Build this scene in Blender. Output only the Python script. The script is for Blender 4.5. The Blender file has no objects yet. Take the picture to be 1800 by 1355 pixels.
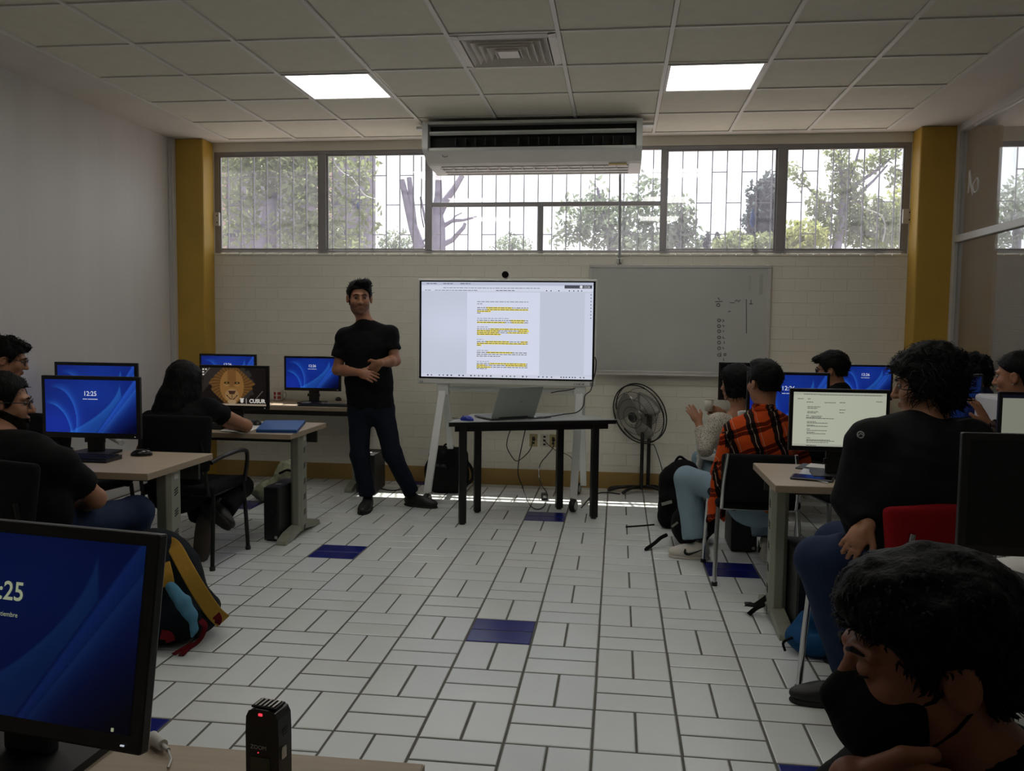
import bpy, bmesh, math, random
import numpy as np
from mathutils import Vector, Matrix, Quaternion

# ------------------------------------------------------------------ camera, world, sun, exposure
scene = bpy.context.scene
COL = scene.collection
CAM_POS = np.array([0.6588, -3.6597, 1.4187])
CAM_F = 1482.12                      # focal length in pixels of the 1800 px wide frame
CAM_YAW, CAM_PITCH, CAM_ROLL = -0.1240, -0.0706, 0.0116
def _basis():
    cy, sy, cp, sp = math.cos(CAM_YAW), math.sin(CAM_YAW), math.cos(CAM_PITCH), math.sin(CAM_PITCH)
    f = np.array([sy*cp, cy*cp, sp]); r = np.array([cy, -sy, 0.0]); u = np.cross(r, f)
    c, s = math.cos(CAM_ROLL), math.sin(CAM_ROLL)
    return c*r + s*u, -s*r + c*u, f
CR, CU, CF = _basis()
cam_data = bpy.data.cameras.new('camera'); cam = bpy.data.objects.new('camera', cam_data); COL.objects.link(cam)
cam_data.sensor_fit = 'HORIZONTAL'; cam_data.sensor_width = 36.0; cam_data.lens = CAM_F/1800*36.0
cam_data.clip_start = 0.02; cam_data.clip_end = 300
cam.matrix_world = Matrix(((CR[0], CU[0], -CF[0], CAM_POS[0]), (CR[1], CU[1], -CF[1], CAM_POS[1]),
                           (CR[2], CU[2], -CF[2], CAM_POS[2]), (0, 0, 0, 1)))
scene.camera = cam

scene.view_settings.view_transform = 'Standard'; scene.view_settings.look = 'None'
scene.view_settings.gamma = 1.0; scene.view_settings.use_curve_mapping = False
scene.view_settings.exposure = 0.0

world = bpy.data.worlds.new('bright_sky'); scene.world = world; world.use_nodes = True
_bg = world.node_tree.nodes['Background']
_bg.inputs[0].default_value = (0.93, 0.95, 1.0, 1); _bg.inputs[1].default_value = 2.1

sun_data = bpy.data.lights.new('sun', 'SUN'); sun = bpy.data.objects.new('sun', sun_data); COL.objects.link(sun)
sun_data.energy = 11.0; sun_data.angle = 0.009; sun_data.color = (1.0, 0.95, 0.88)
sun.location = (0, 8, 20)
sun.rotation_euler = Vector((0.22, -1.0, -3.72)).to_track_quat('-Z', 'Y').to_euler()

PANEL_STRENGTH = 8.0                 # emission of the ceiling light panels

# ------------------------------------------------------------------ survey helpers: photograph point -> world point on a known plane
def _ray(x, y): return CF + CR*(x-900)/CAM_F + CU*(677.5-y)/CAM_F
def PY(x, y, Y): d = _ray(x, y); return Vector(CAM_POS + d*((Y-CAM_POS[1])/d[1]))
def PZ(x, y, Z): d = _ray(x, y); return Vector(CAM_POS + d*((Z-CAM_POS[2])/d[2]))
def PIX(P):
    d = np.asarray(P, float)-CAM_POS; w = d@CF
    return 900+CAM_F*(d@CR)/w, 677.5-CAM_F*(d@CU)/w, w

# ------------------------------------------------------------------ materials
def lin(c):
    def g(v):
        v /= 255.0
        return v/12.92 if v <= 0.04045 else ((v+0.055)/1.055)**2.4
    return (g(c[0]), g(c[1]), g(c[2]), 1.0)
MATS = {}
def mat(name, rgb, rough=0.6, metal=0.0, var=0.06, scale=6.0, bump=0.0, bscale=60.0, spec=0.5, stretch=None):
    """plain surface: base colour with slight procedural variation and optional fine relief"""
    if name in MATS: return MATS[name]
    m = bpy.data.materials.new(name); m.use_nodes = True; MATS[name] = m
    nt = m.node_tree; b = nt.nodes['Principled BSDF']
    b.inputs['Roughness'].default_value = rough; b.inputs['Metallic'].default_value = metal
    b.inputs['Specular IOR Level'].default_value = spec
    c = lin(rgb)
    tc = nt.nodes.new('ShaderNodeTexCoord'); src = tc.outputs['Object']
    if stretch:
        mp = nt.nodes.new('ShaderNodeMapping'); mp.inputs['Scale'].default_value = stretch
        nt.links.new(src, mp.inputs['Vector']); src = mp.outputs['Vector']
    if var > 0:
        n = nt.nodes.new('ShaderNodeTexNoise'); n.inputs['Scale'].default_value = scale; n.inputs['Detail'].default_value = 4
        nt.links.new(src, n.inputs['Vector'])
        r = nt.nodes.new('ShaderNodeValToRGB'); e = r.color_ramp.elements
        e[0].position = 0.3; e[1].position = 0.7
        e[0].color = tuple(max(0, v*(1-var)) for v in c[:3])+(1,); e[1].color = tuple(min(1, v*(1+var)) for v in c[:3])+(1,)
        nt.links.new(n.outputs['Fac'], r.inputs['Fac']); nt.links.new(r.outputs['Color'], b.inputs['Base Color'])
    else: b.inputs['Base Color'].default_value = c
    if bump > 0:
        n2 = nt.nodes.new('ShaderNodeTexNoise'); n2.inputs['Scale'].default_value = bscale; n2.inputs['Detail'].default_value = 5
        nt.links.new(src, n2.inputs['Vector'])
        bp = nt.nodes.new('ShaderNodeBump'); bp.inputs['Strength'].default_value = bump; bp.inputs['Distance'].default_value = 0.01
        nt.links.new(n2.outputs['Fac'], bp.inputs['Height']); nt.links.new(bp.outputs['Normal'], b.inputs['Normal'])
    return m
def emit(name, rgb, strength):
    if name in MATS: return MATS[name]
    m = bpy.data.materials.new(name); m.use_nodes = True; MATS[name] = m
    nt = m.node_tree; nt.nodes.remove(nt.nodes['Principled BSDF'])
    e = nt.nodes.new('ShaderNodeEmission'); e.inputs[0].default_value = lin(rgb); e.inputs[1].default_value = strength
    nt.links.new(e.outputs[0], nt.nodes['Material Output'].inputs[0]); return m
def screen_mat(name, strength, gloss=0.04, rough=0.25):
    """lit screen: emission from the mesh colour attribute under a slightly reflective front"""
    if name in MATS: return MATS[name]
    m = bpy.data.materials.new(name); m.use_nodes = True; MATS[name] = m
    nt = m.node_tree; b = nt.nodes['Principled BSDF']
    a = nt.nodes.new('ShaderNodeVertexColor'); a.layer_name = 'Col'
    b.inputs['Base Color'].default_value = (0.004, 0.004, 0.005, 1); b.inputs['Roughness'].default_value = rough
    b.inputs['Specular IOR Level'].default_value = 0.3
    nt.links.new(a.outputs['Color'], b.inputs['Emission Color']); b.inputs['Emission Strength'].default_value = strength
    return m
def color_attr_mat(name, rough=0.7, spec=0.3, bump=0.0, bscale=80):
    if name in MATS: return MATS[name]
    m = bpy.data.materials.new(name); m.use_nodes = True; MATS[name] = m
    nt = m.node_tree; b = nt.nodes['Principled BSDF']
    a = nt.nodes.new('ShaderNodeVertexColor'); a.layer_name = 'Col'
    nt.links.new(a.outputs['Color'], b.inputs['Base Color']); b.inputs['Roughness'].default_value = rough
    b.inputs['Specular IOR Level'].default_value = spec
    if bump:
        n2 = nt.nodes.new('ShaderNodeTexNoise'); n2.inputs['Scale'].default_value = bscale
        bp = nt.nodes.new('ShaderNodeBump'); bp.inputs['Strength'].default_value = bump; bp.inputs['Distance'].default_value = 0.01
        nt.links.new(n2.outputs['Fac'], bp.inputs['Height']); nt.links.new(bp.outputs['Normal'], b.inputs['Normal'])
    return m
def dusty_glass(name, haze, tint=(0.97, 0.98, 0.98), dust=(0.78, 0.76, 0.90), refl=0.06, rough=0.02):
    """thin pane: clear transmission, weak mirror reflection and a film of dust that scatters daylight"""
    m = bpy.data.materials.new(name); m.use_nodes = True; MATS[name] = m
    nt = m.node_tree; nt.nodes.remove(nt.nodes['Principled BSDF'])
    t = nt.nodes.new('ShaderNodeBsdfTransparent'); t.inputs[0].default_value = tint+(1,)
    g = nt.nodes.new('ShaderNodeBsdfGlossy'); g.inputs['Roughness'].default_value = rough
    tr = nt.nodes.new('ShaderNodeBsdfTranslucent'); tr.inputs[0].default_value = dust+(1,)
    df = nt.nodes.new('ShaderNodeBsdfDiffuse'); df.inputs[0].default_value = dust+(1,)
    md = nt.nodes.new('ShaderNodeMixShader'); md.inputs[0].default_value = 0.35
    nt.links.new(tr.outputs[0], md.inputs[1]); nt.links.new(df.outputs[0], md.inputs[2])
    m1 = nt.nodes.new('ShaderNodeMixShader'); m1.inputs[0].default_value = refl
    nt.links.new(t.outputs[0], m1.inputs[1]); nt.links.new(g.outputs[0], m1.inputs[2])
    n = nt.nodes.new('ShaderNodeTexNoise'); n.inputs['Scale'].default_value = 3.0; n.inputs['Detail'].default_value = 5
    tc = nt.nodes.new('ShaderNodeTexCoord'); nt.links.new(tc.outputs['Object'], n.inputs['Vector'])
    mr = nt.nodes.new('ShaderNodeMapRange'); mr.inputs['To Min'].default_value = haze*0.6; mr.inputs['To Max'].default_value = haze*1.4
    nt.links.new(n.outputs['Fac'], mr.inputs['Value'])
    m2 = nt.nodes.new('ShaderNodeMixShader'); nt.links.new(mr.outputs[0], m2.inputs[0])
    nt.links.new(m1.outputs[0], m2.inputs[1]); nt.links.new(md.outputs[0], m2.inputs[2])
    nt.links.new(m2.outputs[0], nt.nodes['Material Output'].inputs[0]); return m

# ------------------------------------------------------------------ mesh helpers
def V(*a): return Vector(a)
def frame(z, up=(0, 0, 1)):
    """rotation whose z axis is the given direction"""
    z = Vector(z).normalized(); u = Vector(up)
    if abs(z.dot(u)) > 0.98: u = Vector((1, 0, 0))
    x = u.cross(z).normalized(); y = z.cross(x)
    return Matrix((x, y, z)).transposed()
class MB:
    """collects shapes into one mesh"""
    def __init__(s): s.v = []; s.f = []; s.m = []; s.sm = []
    def add(s, vs, fs, mi=0, smooth=False):
        o = len(s.v); s.v += [tuple(p) for p in vs]; s.f += [tuple(i+o for i in f) for f in fs]
        s.m += [mi]*len(fs); s.sm += [smooth]*len(fs); return s
    def box(s, c, d, rot=None, mi=0, bev=0.0):
        c = Vector(c); hx, hy, hz = d[0]/2, d[1]/2, d[2]/2
        if bev > 0:
            b = min(bev, hx*.9, hy*.9, hz*.9); vs = []; idx = {}
            for sx in (-1, 1):
                for sy in (-1, 1):
                    for sz in (-1, 1):
                        for k in range(3):
                            p = [sx*(hx-(0 if k == 0 else b)), sy*(hy-(0 if k == 1 else b)), sz*(hz-(0 if k == 2 else b))]
                            idx[(sx, sy, sz, k)] = len(vs); vs.append(Vector(p))
            fs = []
            for k in range(3):
                a, bb = [(1, 2), (2, 0), (0, 1)][k]
                for sg in (-1, 1):
                    q = []
                    for (u, w) in ((-1, -1), (1, -1), (1, 1), (-1, 1)):
                        t = [0, 0, 0]; t[k] = sg; t[a] = u; t[bb] = w; q.append(idx[(t[0], t[1], t[2], k)])
                    fs.append(q if sg > 0 else q[::-1])
                for u in (-1, 1):
                    for w in (-1, 1):
                        t0 = [0, 0, 0]; t0[k] = -1; t0[a] = u; t0[bb] = w; t1 = t0[:]; t1[k] = 1
                        q = [idx[(*t0, a)], idx[(*t1, a)], idx[(*t1, bb)], idx[(*t0, bb)]]
                        fs.append(q if u*w < 0 else q[::-1])
            for sx in (-1, 1):
                for sy in (-1, 1):
                    for sz in (-1, 1):
                        q = [idx[(sx, sy, sz, k)] for k in range(3)]
                        fs.append(q if sx*sy*sz > 0 else q[::-1])
        else:
            vs = [Vector((x, y, z)) for x in (-hx, hx) for y in (-hy, hy) for z in (-hz, hz)]
            fs = [(0, 1, 3, 2), (4, 6, 7, 5), (0, 4, 5, 1), (2, 3, 7, 6), (0, 2, 6, 4), (1, 5, 7, 3)]
        if rot is not None:
            R = rot if isinstance(rot, Matrix) else Matrix.Rotation(rot, 3, 'Z'); vs = [R @ p for p in vs]
        return s.add([c+p for p in vs], fs, mi)
    def b2(s, a, b, mi=0, bev=0.0):
        a, b = Vector(a), Vector(b); return s.box((a+b)/2, [abs(q) for q in (b-a)], None, mi, bev)
    def cyl(s, a, b, r, r2=None, n=12, mi=0, cap=True, smooth=True):
        a, b = Vector(a), Vector(b); r2 = r if r2 is None else r2; R = frame(b-a)
        ring = [R @ Vector((math.cos(t*2*math.pi/n), math.sin(t*2*math.pi/n), 0)) for t in range(n)]
        vs = [a+q*r for q in ring]+[b+q*r2 for q in ring]
        s.add(vs, [(i, (i+1) % n, n+(i+1) % n, n+i) for i in range(n)], mi, smooth)
        if cap: s.add(vs, [tuple(range(n))[::-1], tuple(range(n, 2*n))], mi)
        return s
    def tube(s, pts, r, n=8, mi=0, closed=False, rad=None):
        pts = [Vector(p) for p in pts]; N = len(pts); vs = []; prev = None
        for i, p in enumerate(pts):
            if closed: t = pts[(i+1) % N]-pts[i-1]
            else: t = pts[min(i+1, N-1)]-pts[max(i-1, 0)]
            if t.length < 1e-9: t = Vector((0, 0, 1))
            t.normalize()
            if prev is None: R = frame(t); x = R.col[0]
            else:
                x = prev-t*prev.dot(t)
                x = x.normalized() if x.length > 1e-6 else frame(t).col[0]
            y = t.cross(x); prev = x; rr = rad[i] if rad else r
            vs += [p+(x*math.cos(k*2*math.pi/n)+y*math.sin(k*2*math.pi/n))*rr for k in range(n)]
        fs = []
        for i in range(N if closed else N-1):
            j = (i+1) % N
            fs += [(i*n+k, i*n+(k+1) % n, j*n+(k+1) % n, j*n+k) for k in range(n)]
        s.add(vs, fs, mi, True)
        if not closed: s.add(vs, [tuple(range(n))[::-1], tuple(range((N-1)*n, N*n))], mi)
        return s
    def lathe(s, c, prof, axis=(0, 0, 1), n=20, mi=0, smooth=True):
        c = Vector(c); R = frame(axis); vs = []
        for (r, z) in prof: vs += [c+R @ Vector((r*math.cos(k*2*math.pi/n), r*math.sin(k*2*math.pi/n), z)) for k in range(n)]
        fs = [(i*n+k, i*n+(k+1) % n, (i+1)*n+(k+1) % n, (i+1)*n+k) for i in range(len(prof)-1) for k in range(n)]
        s.add(vs, fs, mi, smooth)
        if prof[0][0] > 1e-6: s.add(vs, [tuple(range(n))[::-1]], mi)
        if prof[-1][0] > 1e-6: s.add(vs, [tuple(range((len(prof)-1)*n, len(prof)*n))], mi)
        return s
    def prism(s, poly, a, b, M=None, mi=0, smooth=False):
        """polygon (u, v) extruded along w from a to b; M maps (u, v, w) to space"""
        n = len(poly); M = M or Matrix.Identity(4)
        ar = sum(poly[i][0]*poly[(i+1) % n][1]-poly[(i+1) % n][0]*poly[i][1] for i in range(n))
        if ar < 0: poly = poly[::-1]
        vs = [M @ Vector((u, v, a)) for u, v in poly]+[M @ Vector((u, v, b)) for u, v in poly]
        s.add(vs, [tuple(range(n))[::-1], tuple(range(n, 2*n))], mi)
        s.add(vs, [(i, (i+1) % n, n+(i+1) % n, n+i) for i in range(n)], mi, smooth); return s
    def build(s, name, mats, parent=None, bevel=0.0, seg=2, subsurf=0, loc=None):
        me = bpy.data.meshes.new(name)
        vs = s.v
        if loc is not None: L = Vector(loc); vs = [Vector(p)-L for p in vs]
        me.from_pydata(vs, [], s.f)
        mats = mats if isinstance(mats, (list, tuple)) else [mats]
        for m in mats: me.materials.append(m)
        me.polygons.foreach_set('material_index', s.m); me.polygons.foreach_set('use_smooth', s.sm)
        bm = bmesh.new(); bm.from_mesh(me); bmesh.ops.recalc_face_normals(bm, faces=bm.faces); bm.to_mesh(me); bm.free()
        me.update()
        o = bpy.data.objects.new(name, me); COL.objects.link(o)
        if loc is not None: o.location = loc
        if parent is not None: o.parent = parent
        if bevel > 0:
            bv = o.modifiers.new('bevel', 'BEVEL'); bv.width = bevel; bv.segments = seg; bv.limit_method = 'ANGLE'; bv.angle_limit = math.radians(40)
        if subsurf:
            ss = o.modifiers.new('smooth', 'SUBSURF'); ss.levels = subsurf; ss.render_levels = subsurf
        return o
def mesh_obj(name, verts, faces, material, parent=None, smooth=True, colors=None, loc=None):
    me = bpy.data.meshes.new(name)
    if len(verts) and isinstance(verts, np.ndarray):
        verts = np.ascontiguousarray(verts, np.float32); faces = np.ascontiguousarray(faces, np.int32); k = faces.shape[1]
        me.vertices.add(len(verts)); me.vertices.foreach_set('co', verts.ravel())
        me.loops.add(faces.size); me.loops.foreach_set('vertex_index', faces.ravel())
        me.polygons.add(len(faces)); me.polygons.foreach_set('loop_start', np.arange(0, faces.size, k, dtype=np.int32))
        me.polygons.foreach_set('loop_total', np.full(len(faces), k, np.int32))
    else: me.from_pydata(verts, [], faces)
    me.update(calc_edges=True); me.validate()
    me.polygons.foreach_set('use_smooth', [smooth]*len(me.polygons))
    if colors is not None:
        ca = me.color_attributes.new('Col', 'FLOAT_COLOR', 'POINT')
        c4 = np.ones((len(colors), 4), np.float32); c4[:, :3] = colors; ca.data.foreach_set('color', c4.ravel())
    if material is not None: me.materials.append(material)
    o = bpy.data.objects.new(name, me); COL.objects.link(o)
    if loc is not None: o.location = loc
    if parent is not None: o.parent = parent
    return o
def share(name, src, parent=None, M=None):
    """another object with the same mesh data"""
    o = bpy.data.objects.new(name, src.data); COL.objects.link(o)
    for md in src.modifiers:
        if md.type == 'BEVEL':
            b = o.modifiers.new('bevel', 'BEVEL'); b.width = md.width; b.segments = md.segments; b.limit_method = 'ANGLE'; b.angle_limit = md.angle_limit
    if parent is not None: o.parent = parent
    if M is not None: o.matrix_basis = M
    return o
def empty(name, loc=(0, 0, 0), rz=0.0):
    o = bpy.data.objects.new(name, None); COL.objects.link(o); o.location = loc; o.rotation_euler = (0, 0, rz)
    o.empty_display_size = 0.05; return o
def tag(o, label=None, cat=None, group=None, kind=None):
    if label: o['label'] = label
    if cat: o['category'] = cat
    if group: o['group'] = group
    if kind: o['kind'] = kind
    return o
def struct(o): o['kind'] = 'structure'; return o
def copy_tree(o, parent=None):
    c = o.copy(); COL.objects.link(c); c.parent = parent
    for ch in o.children: copy_tree(ch, c)
    return c
def text_mesh(body, size, align='CENTER', bold=0.0):
    cu = bpy.data.curves.new('lettering', 'FONT'); cu.body = body; cu.size = size; cu.align_x = align; cu.offset = bold
    cu.resolution_u = 3
    t = bpy.data.objects.new('lettering', cu); COL.objects.link(t)
    dg = bpy.context.evaluated_depsgraph_get(); me = bpy.data.meshes.new_from_object(t.evaluated_get(dg))
    bpy.data.objects.remove(t); bpy.data.curves.remove(cu); return me
def text_part(name, body, size, M, material, parent, align='CENTER', bold=0.0):
    me = text_mesh(body, size, align, bold); me.materials.clear(); me.materials.append(material)
    o = bpy.data.objects.new(name, me); COL.objects.link(o); o.parent = parent; o.matrix_basis = M; return o
def bez(p0, p1, p2, p3, n=12):
    p0, p1, p2, p3 = map(Vector, (p0, p1, p2, p3))
    return [p0*(1-t)**3+p1*3*t*(1-t)**2+p2*3*t*t*(1-t)+p3*t**3 for t in (i/n for i in range(n+1))]
def spline(pts, n=6):
    """Catmull-Rom through the points"""
    P = [Vector(p) for p in pts]; P = [P[0]*2-P[1]]+P+[P[-1]*2-P[-2]]; out = []
    for i in range(1, len(P)-2):
        a, b, c, d = P[i-1:i+3]
        for k in range(n):
            t = k/n; out.append(0.5*((2*b)+(c-a)*t+(2*a-5*b+4*c-d)*t*t+(3*b-a-3*c+d)*t**3))
    return out+[P[-2]]

# ------------------------------------------------------------------ smooth solids: distance fields meshed with surface nets
def vnoise(P, freq, seed=0):
    """smooth pseudo random field in -1..1"""
    r = np.random.RandomState(seed); out = np.zeros(P.shape[:-1], np.float32)
    for k in range(6):
        d = r.normal(size=3); d /= np.linalg.norm(d); ph = r.uniform(0, 6.28); s = freq*r.uniform(.7, 1.5)
        e = r.normal(size=3); e /= np.linalg.norm(e)
        out += np.sin((P@d)*s+ph+1.3*np.sin((P@e)*s*.7+ph*2))
    return out/6*1.6
class Solid:
    """list of primitives; each gives (function, lower corner, upper corner, blend, operation)"""
    def __init__(s): s.p = []
    def cone(s, a, b, ra, rb=None, k=.02, op='u', flat=(False, False)):
        a = np.array(a, float); b = np.array(b, float); rb = ra if rb is None else rb; d = b-a; L = max(np.linalg.norm(d), 1e-6)
        def f(P):
            q = P-a; t = (q@d)/(L*L); tc = np.clip(t, 0, 1)
            r = ra+(rb-ra)*tc; res = np.linalg.norm(q-tc[..., None]*d, axis=-1)-r
            if flat[0] or flat[1]:
                rr = np.linalg.norm(q-t[..., None]*d, axis=-1)-(ra+(rb-ra)*np.clip(t, 0, 1))
                if flat[0]: res = np.where(t < 0, np.maximum(rr, -t*L), res); 
                if flat[1]: res = np.where(t > 1, np.maximum(rr, (t-1)*L), res)
            return res
        R = max(ra, rb); s.p.append((f, np.minimum(a, b)-R, np.maximum(a, b)+R, k, op)); return s
    def chain(s, pts, rads, k=.02, op='u'):
        for i in range(len(pts)-1): s.cone(pts[i], pts[i+1], rads[i], rads[i+1], k, op)
        return s
    def ell(s, c, r, R=None, k=.02, op='u'):
        c = np.array(c, float); r = np.array(r, float); M = np.eye(3) if R is None else np.array(R, float)
        def f(P):
            q = (P-c)@M; k0 = np.linalg.norm(q/r, axis=-1); k1 = np.linalg.norm(q/(r*r), axis=-1)
            return k0*(k0-1)/np.maximum(k1, 1e-6)
        e = np.sqrt(((M*r)**2).sum(1)); s.p.append((f, c-e, c+e, k, op)); return s
    def rbox(s, c, h, rad, R=None, k=.01, op='u'):
        c = np.array(c, float); h = np.array(h, float); M = np.eye(3) if R is None else np.array(R, float)
        def f(P):
            q = np.abs((P-c)@M)-(h-rad)
            return np.linalg.norm(np.maximum(q, 0), axis=-1)+np.minimum(q.max(-1), 0)-rad
        e = np.abs(M)@h; s.p.append((f, c-e, c+e, k, op)); return s
    def fn(s, f, lo, hi, k=.0, op='u'):
        s.p.append((f, np.array(lo, float), np.array(hi, float), k, op)); return s
    def bounds(s):
        u = [q for q in s.p if q[4] == 'u']
        return np.min([q[1] for q in u], 0), np.max([q[2] for q in u], 0)
    def field(s, h, pad=3, disp=None, lo=None, hi=None, inflate=0.0):
        a, b = s.bounds(); a = a-inflate; b = b+inflate
        if lo is not None: a = np.maximum(a, lo)
        if hi is not None: b = np.minimum(b, hi)
        a = a-pad*h; n = np.ceil((b-a)/h).astype(int)+pad+1
        D = np.full(n, .25, np.float32)
        ax = [a[i]+h*np.arange(n[i]) for i in range(3)]
        for f, pl, ph, k, op in s.p:
            mg = k+inflate+3*h+.012
            i0 = np.maximum(np.floor((pl-mg-a)/h).astype(int), 0); i1 = np.minimum(np.ceil((ph+mg-a)/h).astype(int)+1, n)
            if (i1 <= i0).any(): continue
            sl = tuple(slice(i0[j], i1[j]) for j in range(3))
            G = np.stack(np.meshgrid(*[ax[j][sl[j]] for j in range(3)], indexing='ij'), -1)
            d = f(G).astype(np.float32); o = D[sl]
            if op == 'u':
                if k > 0:
                    hh = np.clip(.5+.5*(o-d)/k, 0, 1); D[sl] = o*(1-hh)+d*hh-k*hh*(1-hh)
                else: D[sl] = np.minimum(o, d)
            elif op == 's':
                if k > 0:
                    hh = np.clip(.5-.5*(o+d)/k, 0, 1); D[sl] = o*(1-hh)-d*hh+k*hh*(1-hh)
                else: D[sl] = np.maximum(o, -d)
        if disp is not None or inflate:
            D -= inflate
            if disp is not None:
                near = np.abs(D) < .05
                idx = np.argwhere(near); P = a+idx*h
                D[near] += disp(P).astype(np.float32)
        return D, a, h
    def mesh(s, h, **kw): return surface_net(*s.field(h, **kw))
def surface_net(D, a, h):
    for ax in range(3):                       # close the shape at the border of the grid
        sl = [slice(None)]*3; sl[ax] = 0; D[tuple(sl)] = np.maximum(D[tuple(sl)], h*.5); sl[ax] = -1; D[tuple(sl)] = np.maximum(D[tuple(sl)], h*.5)
    S = D < 0; n = np.array(D.shape); c = n-1
    cnt = np.zeros(c, np.int8)
    for dx in (0, 1):
        for dy in (0, 1):
            for dz in (0, 1): cnt += S[dx:dx+c[0], dy:dy+c[1], dz:dz+c[2]]
    act = (cnt > 0) & (cnt < 8); ids = np.argwhere(act); N = len(ids)
    acc = np.zeros((N, 3)); num = np.zeros(N)
    off = [(x, y, z) for x in (0, 1) for y in (0, 1) for z in (0, 1)]
    val = {o: D[ids[:, 0]+o[0], ids[:, 1]+o[1], ids[:, 2]+o[2]] for o in off}
    for o in off:
        for ax in range(3):
            if o[ax]: continue
            e = list(o); e[ax] = 1; e = tuple(e); va, vb = val[o], val[e]; m = (va < 0) != (vb < 0)
            t = va[m]/(va[m]-vb[m]); q = np.tile(np.array(o, float), (m.sum(), 1)); q[:, ax] = t; acc[m] += q; num[m] += 1
    verts = a+h*(ids+acc/num[:, None])
    vid = np.full(c, -1, np.int64); vid[tuple(ids.T)] = np.arange(N)
    faces = []
    for ax in range(3):
        b, d = (ax+1) % 3, (ax+2) % 3
        s0 = [slice(None)]*3; s1 = [slice(None)]*3; s0[ax] = slice(0, -1); s1[ax] = slice(1, None)
        A, B = S[tuple(s0)], S[tuple(s1)]; x = np.argwhere(A != B)
        ok = (x[:, b] > 0) & (x[:, d] > 0) & (x[:, b] < c[b]) & (x[:, d] < c[d]); x = x[ok]
        ins = A[tuple(x.T)]
        def at(db, dd):
            y = x.copy(); y[:, b] += db; y[:, d] += dd; return vid[tuple(y.T)]
        q = np.stack([at(-1, -1), at(0, -1), at(0, 0), at(-1, 0)], 1)
        q[~ins] = q[~ins][:, ::-1]; faces.append(q)
    faces = np.concatenate(faces); faces = faces[(faces >= 0).all(1)]
    return verts, faces
def solid_obj(name, sol, h, material, parent=None, colors=None, **kw):
    v, f = sol.mesh(h, **kw); org = np.zeros(3)
    return mesh_obj(name, v, f, material, parent, True, colors(v) if colors else None)
# ================================================================== the room
ROOM_X, WALL_Y, CEIL_Z, REAR_Y, SIDE_X = 3.33, 3.747, 3.046, -5.6, 7.2
random.seed(7)
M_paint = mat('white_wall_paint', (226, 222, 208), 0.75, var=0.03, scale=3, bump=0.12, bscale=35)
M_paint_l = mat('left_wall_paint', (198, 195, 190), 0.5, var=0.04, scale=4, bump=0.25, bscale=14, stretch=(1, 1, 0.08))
M_yellow = mat('ochre_paint', (184, 148, 58), 0.55, var=0.06, scale=4, bump=0.08, bscale=30)
M_skirt = mat('ochre_skirting_paint', (160, 130, 72), 0.6, var=0.12, scale=3)
M_ceil = mat('ceiling_panel_board', (224, 220, 204), 0.85, var=0.03, scale=10, bump=0.1, bscale=180)
M_plaster = mat('ceiling_plaster', (220, 214, 204), 0.8, var=0.03, scale=3)
M_runner = mat('painted_steel_runner', (226, 224, 216), 0.45, var=0.0)
M_grout = mat('dark_floor_grout', (92, 90, 82), 0.9, var=0.15, scale=20)
M_alu = mat('window_aluminium', (150, 148, 150), 0.42, 0.35, var=0.05, scale=8)
M_white_alu = mat('white_aluminium', (196, 194, 190), 0.4, 0.1, var=0.03)
M_bar = mat('grille_steel', (150, 150, 156), 0.6, 0.2, var=0.1)
M_black = mat('black_plastic', (16, 16, 17), 0.45, var=0.1)
M_blackmetal = mat('black_steel', (20, 19, 19), 0.38, 0.3, var=0.1)
M_chrome = mat('chrome', (200, 200, 200), 0.16, 1.0, var=0.0)
M_whiteplastic = mat('white_plastic', (205, 205, 200), 0.4, var=0.03)
M_cable = mat('black_cable', (14, 14, 14), 0.5, var=0.0)

# ---- floor: basket weave of 2:1 tiles, blue pairs on a diagonal lattice
U = 0.30
m = MB(); m.b2((-ROOM_X-.2, REAR_Y, -0.08), (SIDE_X, WALL_Y+.1, -0.0022)); floor = struct(m.build('floor', M_grout))
def tile_mat(name, rgb, rough):
    mm = mat(name, rgb, rough, var=0.035, scale=1.7, bump=0.03, bscale=9)
    return mm
M_tile = [tile_mat('grey_white_tile', (209, 213, 211), 0.28), tile_mat('grey_white_tile_b', (207, 211, 210), 0.3), tile_mat('grey_white_tile_c', (211, 214, 211), 0.26)]
M_blue = tile_mat('cobalt_blue_tile', (20, 30, 112), 0.22)
def tile_mesh(w, d, material):
    t = 0.008; b = 0.004; q = MB()
    lo = [(-w/2, -d/2, -t), (w/2, -d/2, -t), (w/2, d/2, -t), (-w/2, d/2, -t)]
    mi = [(-w/2, -d/2, -b*.6), (w/2, -d/2, -b*.6), (w/2, d/2, -b*.6), (-w/2, d/2, -b*.6)]
    hi = [(-w/2+b, -d/2+b, 0), (w/2-b, -d/2+b, 0), (w/2-b, d/2-b, 0), (-w/2+b, d/2-b, 0)]
    vs = lo+mi+hi; fs = [(8, 9, 10, 11)]
    for k in range(4):
        j = (k+1) % 4; fs += [(k, j, 4+j, 4+k), (4+k, 4+j, 8+j, 8+k)]
    return vs, fs
TL, TS = U-0.0095, U/2-0.0085
tile_src = {}
def tile_data(kind, material):
    key = (kind, material.name)
    if key not in tile_src:
        vs, fs = tile_mesh(*((TL, TS) if kind == 'h' else (TS, TL+.0015)), material)
        me = bpy.data.meshes.new('tile'); me.from_pydata(vs, [], fs); me.materials.append(material); me.update(); tile_src[key] = (me, vs, fs)
    return tile_src[key]
cells = []
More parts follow.
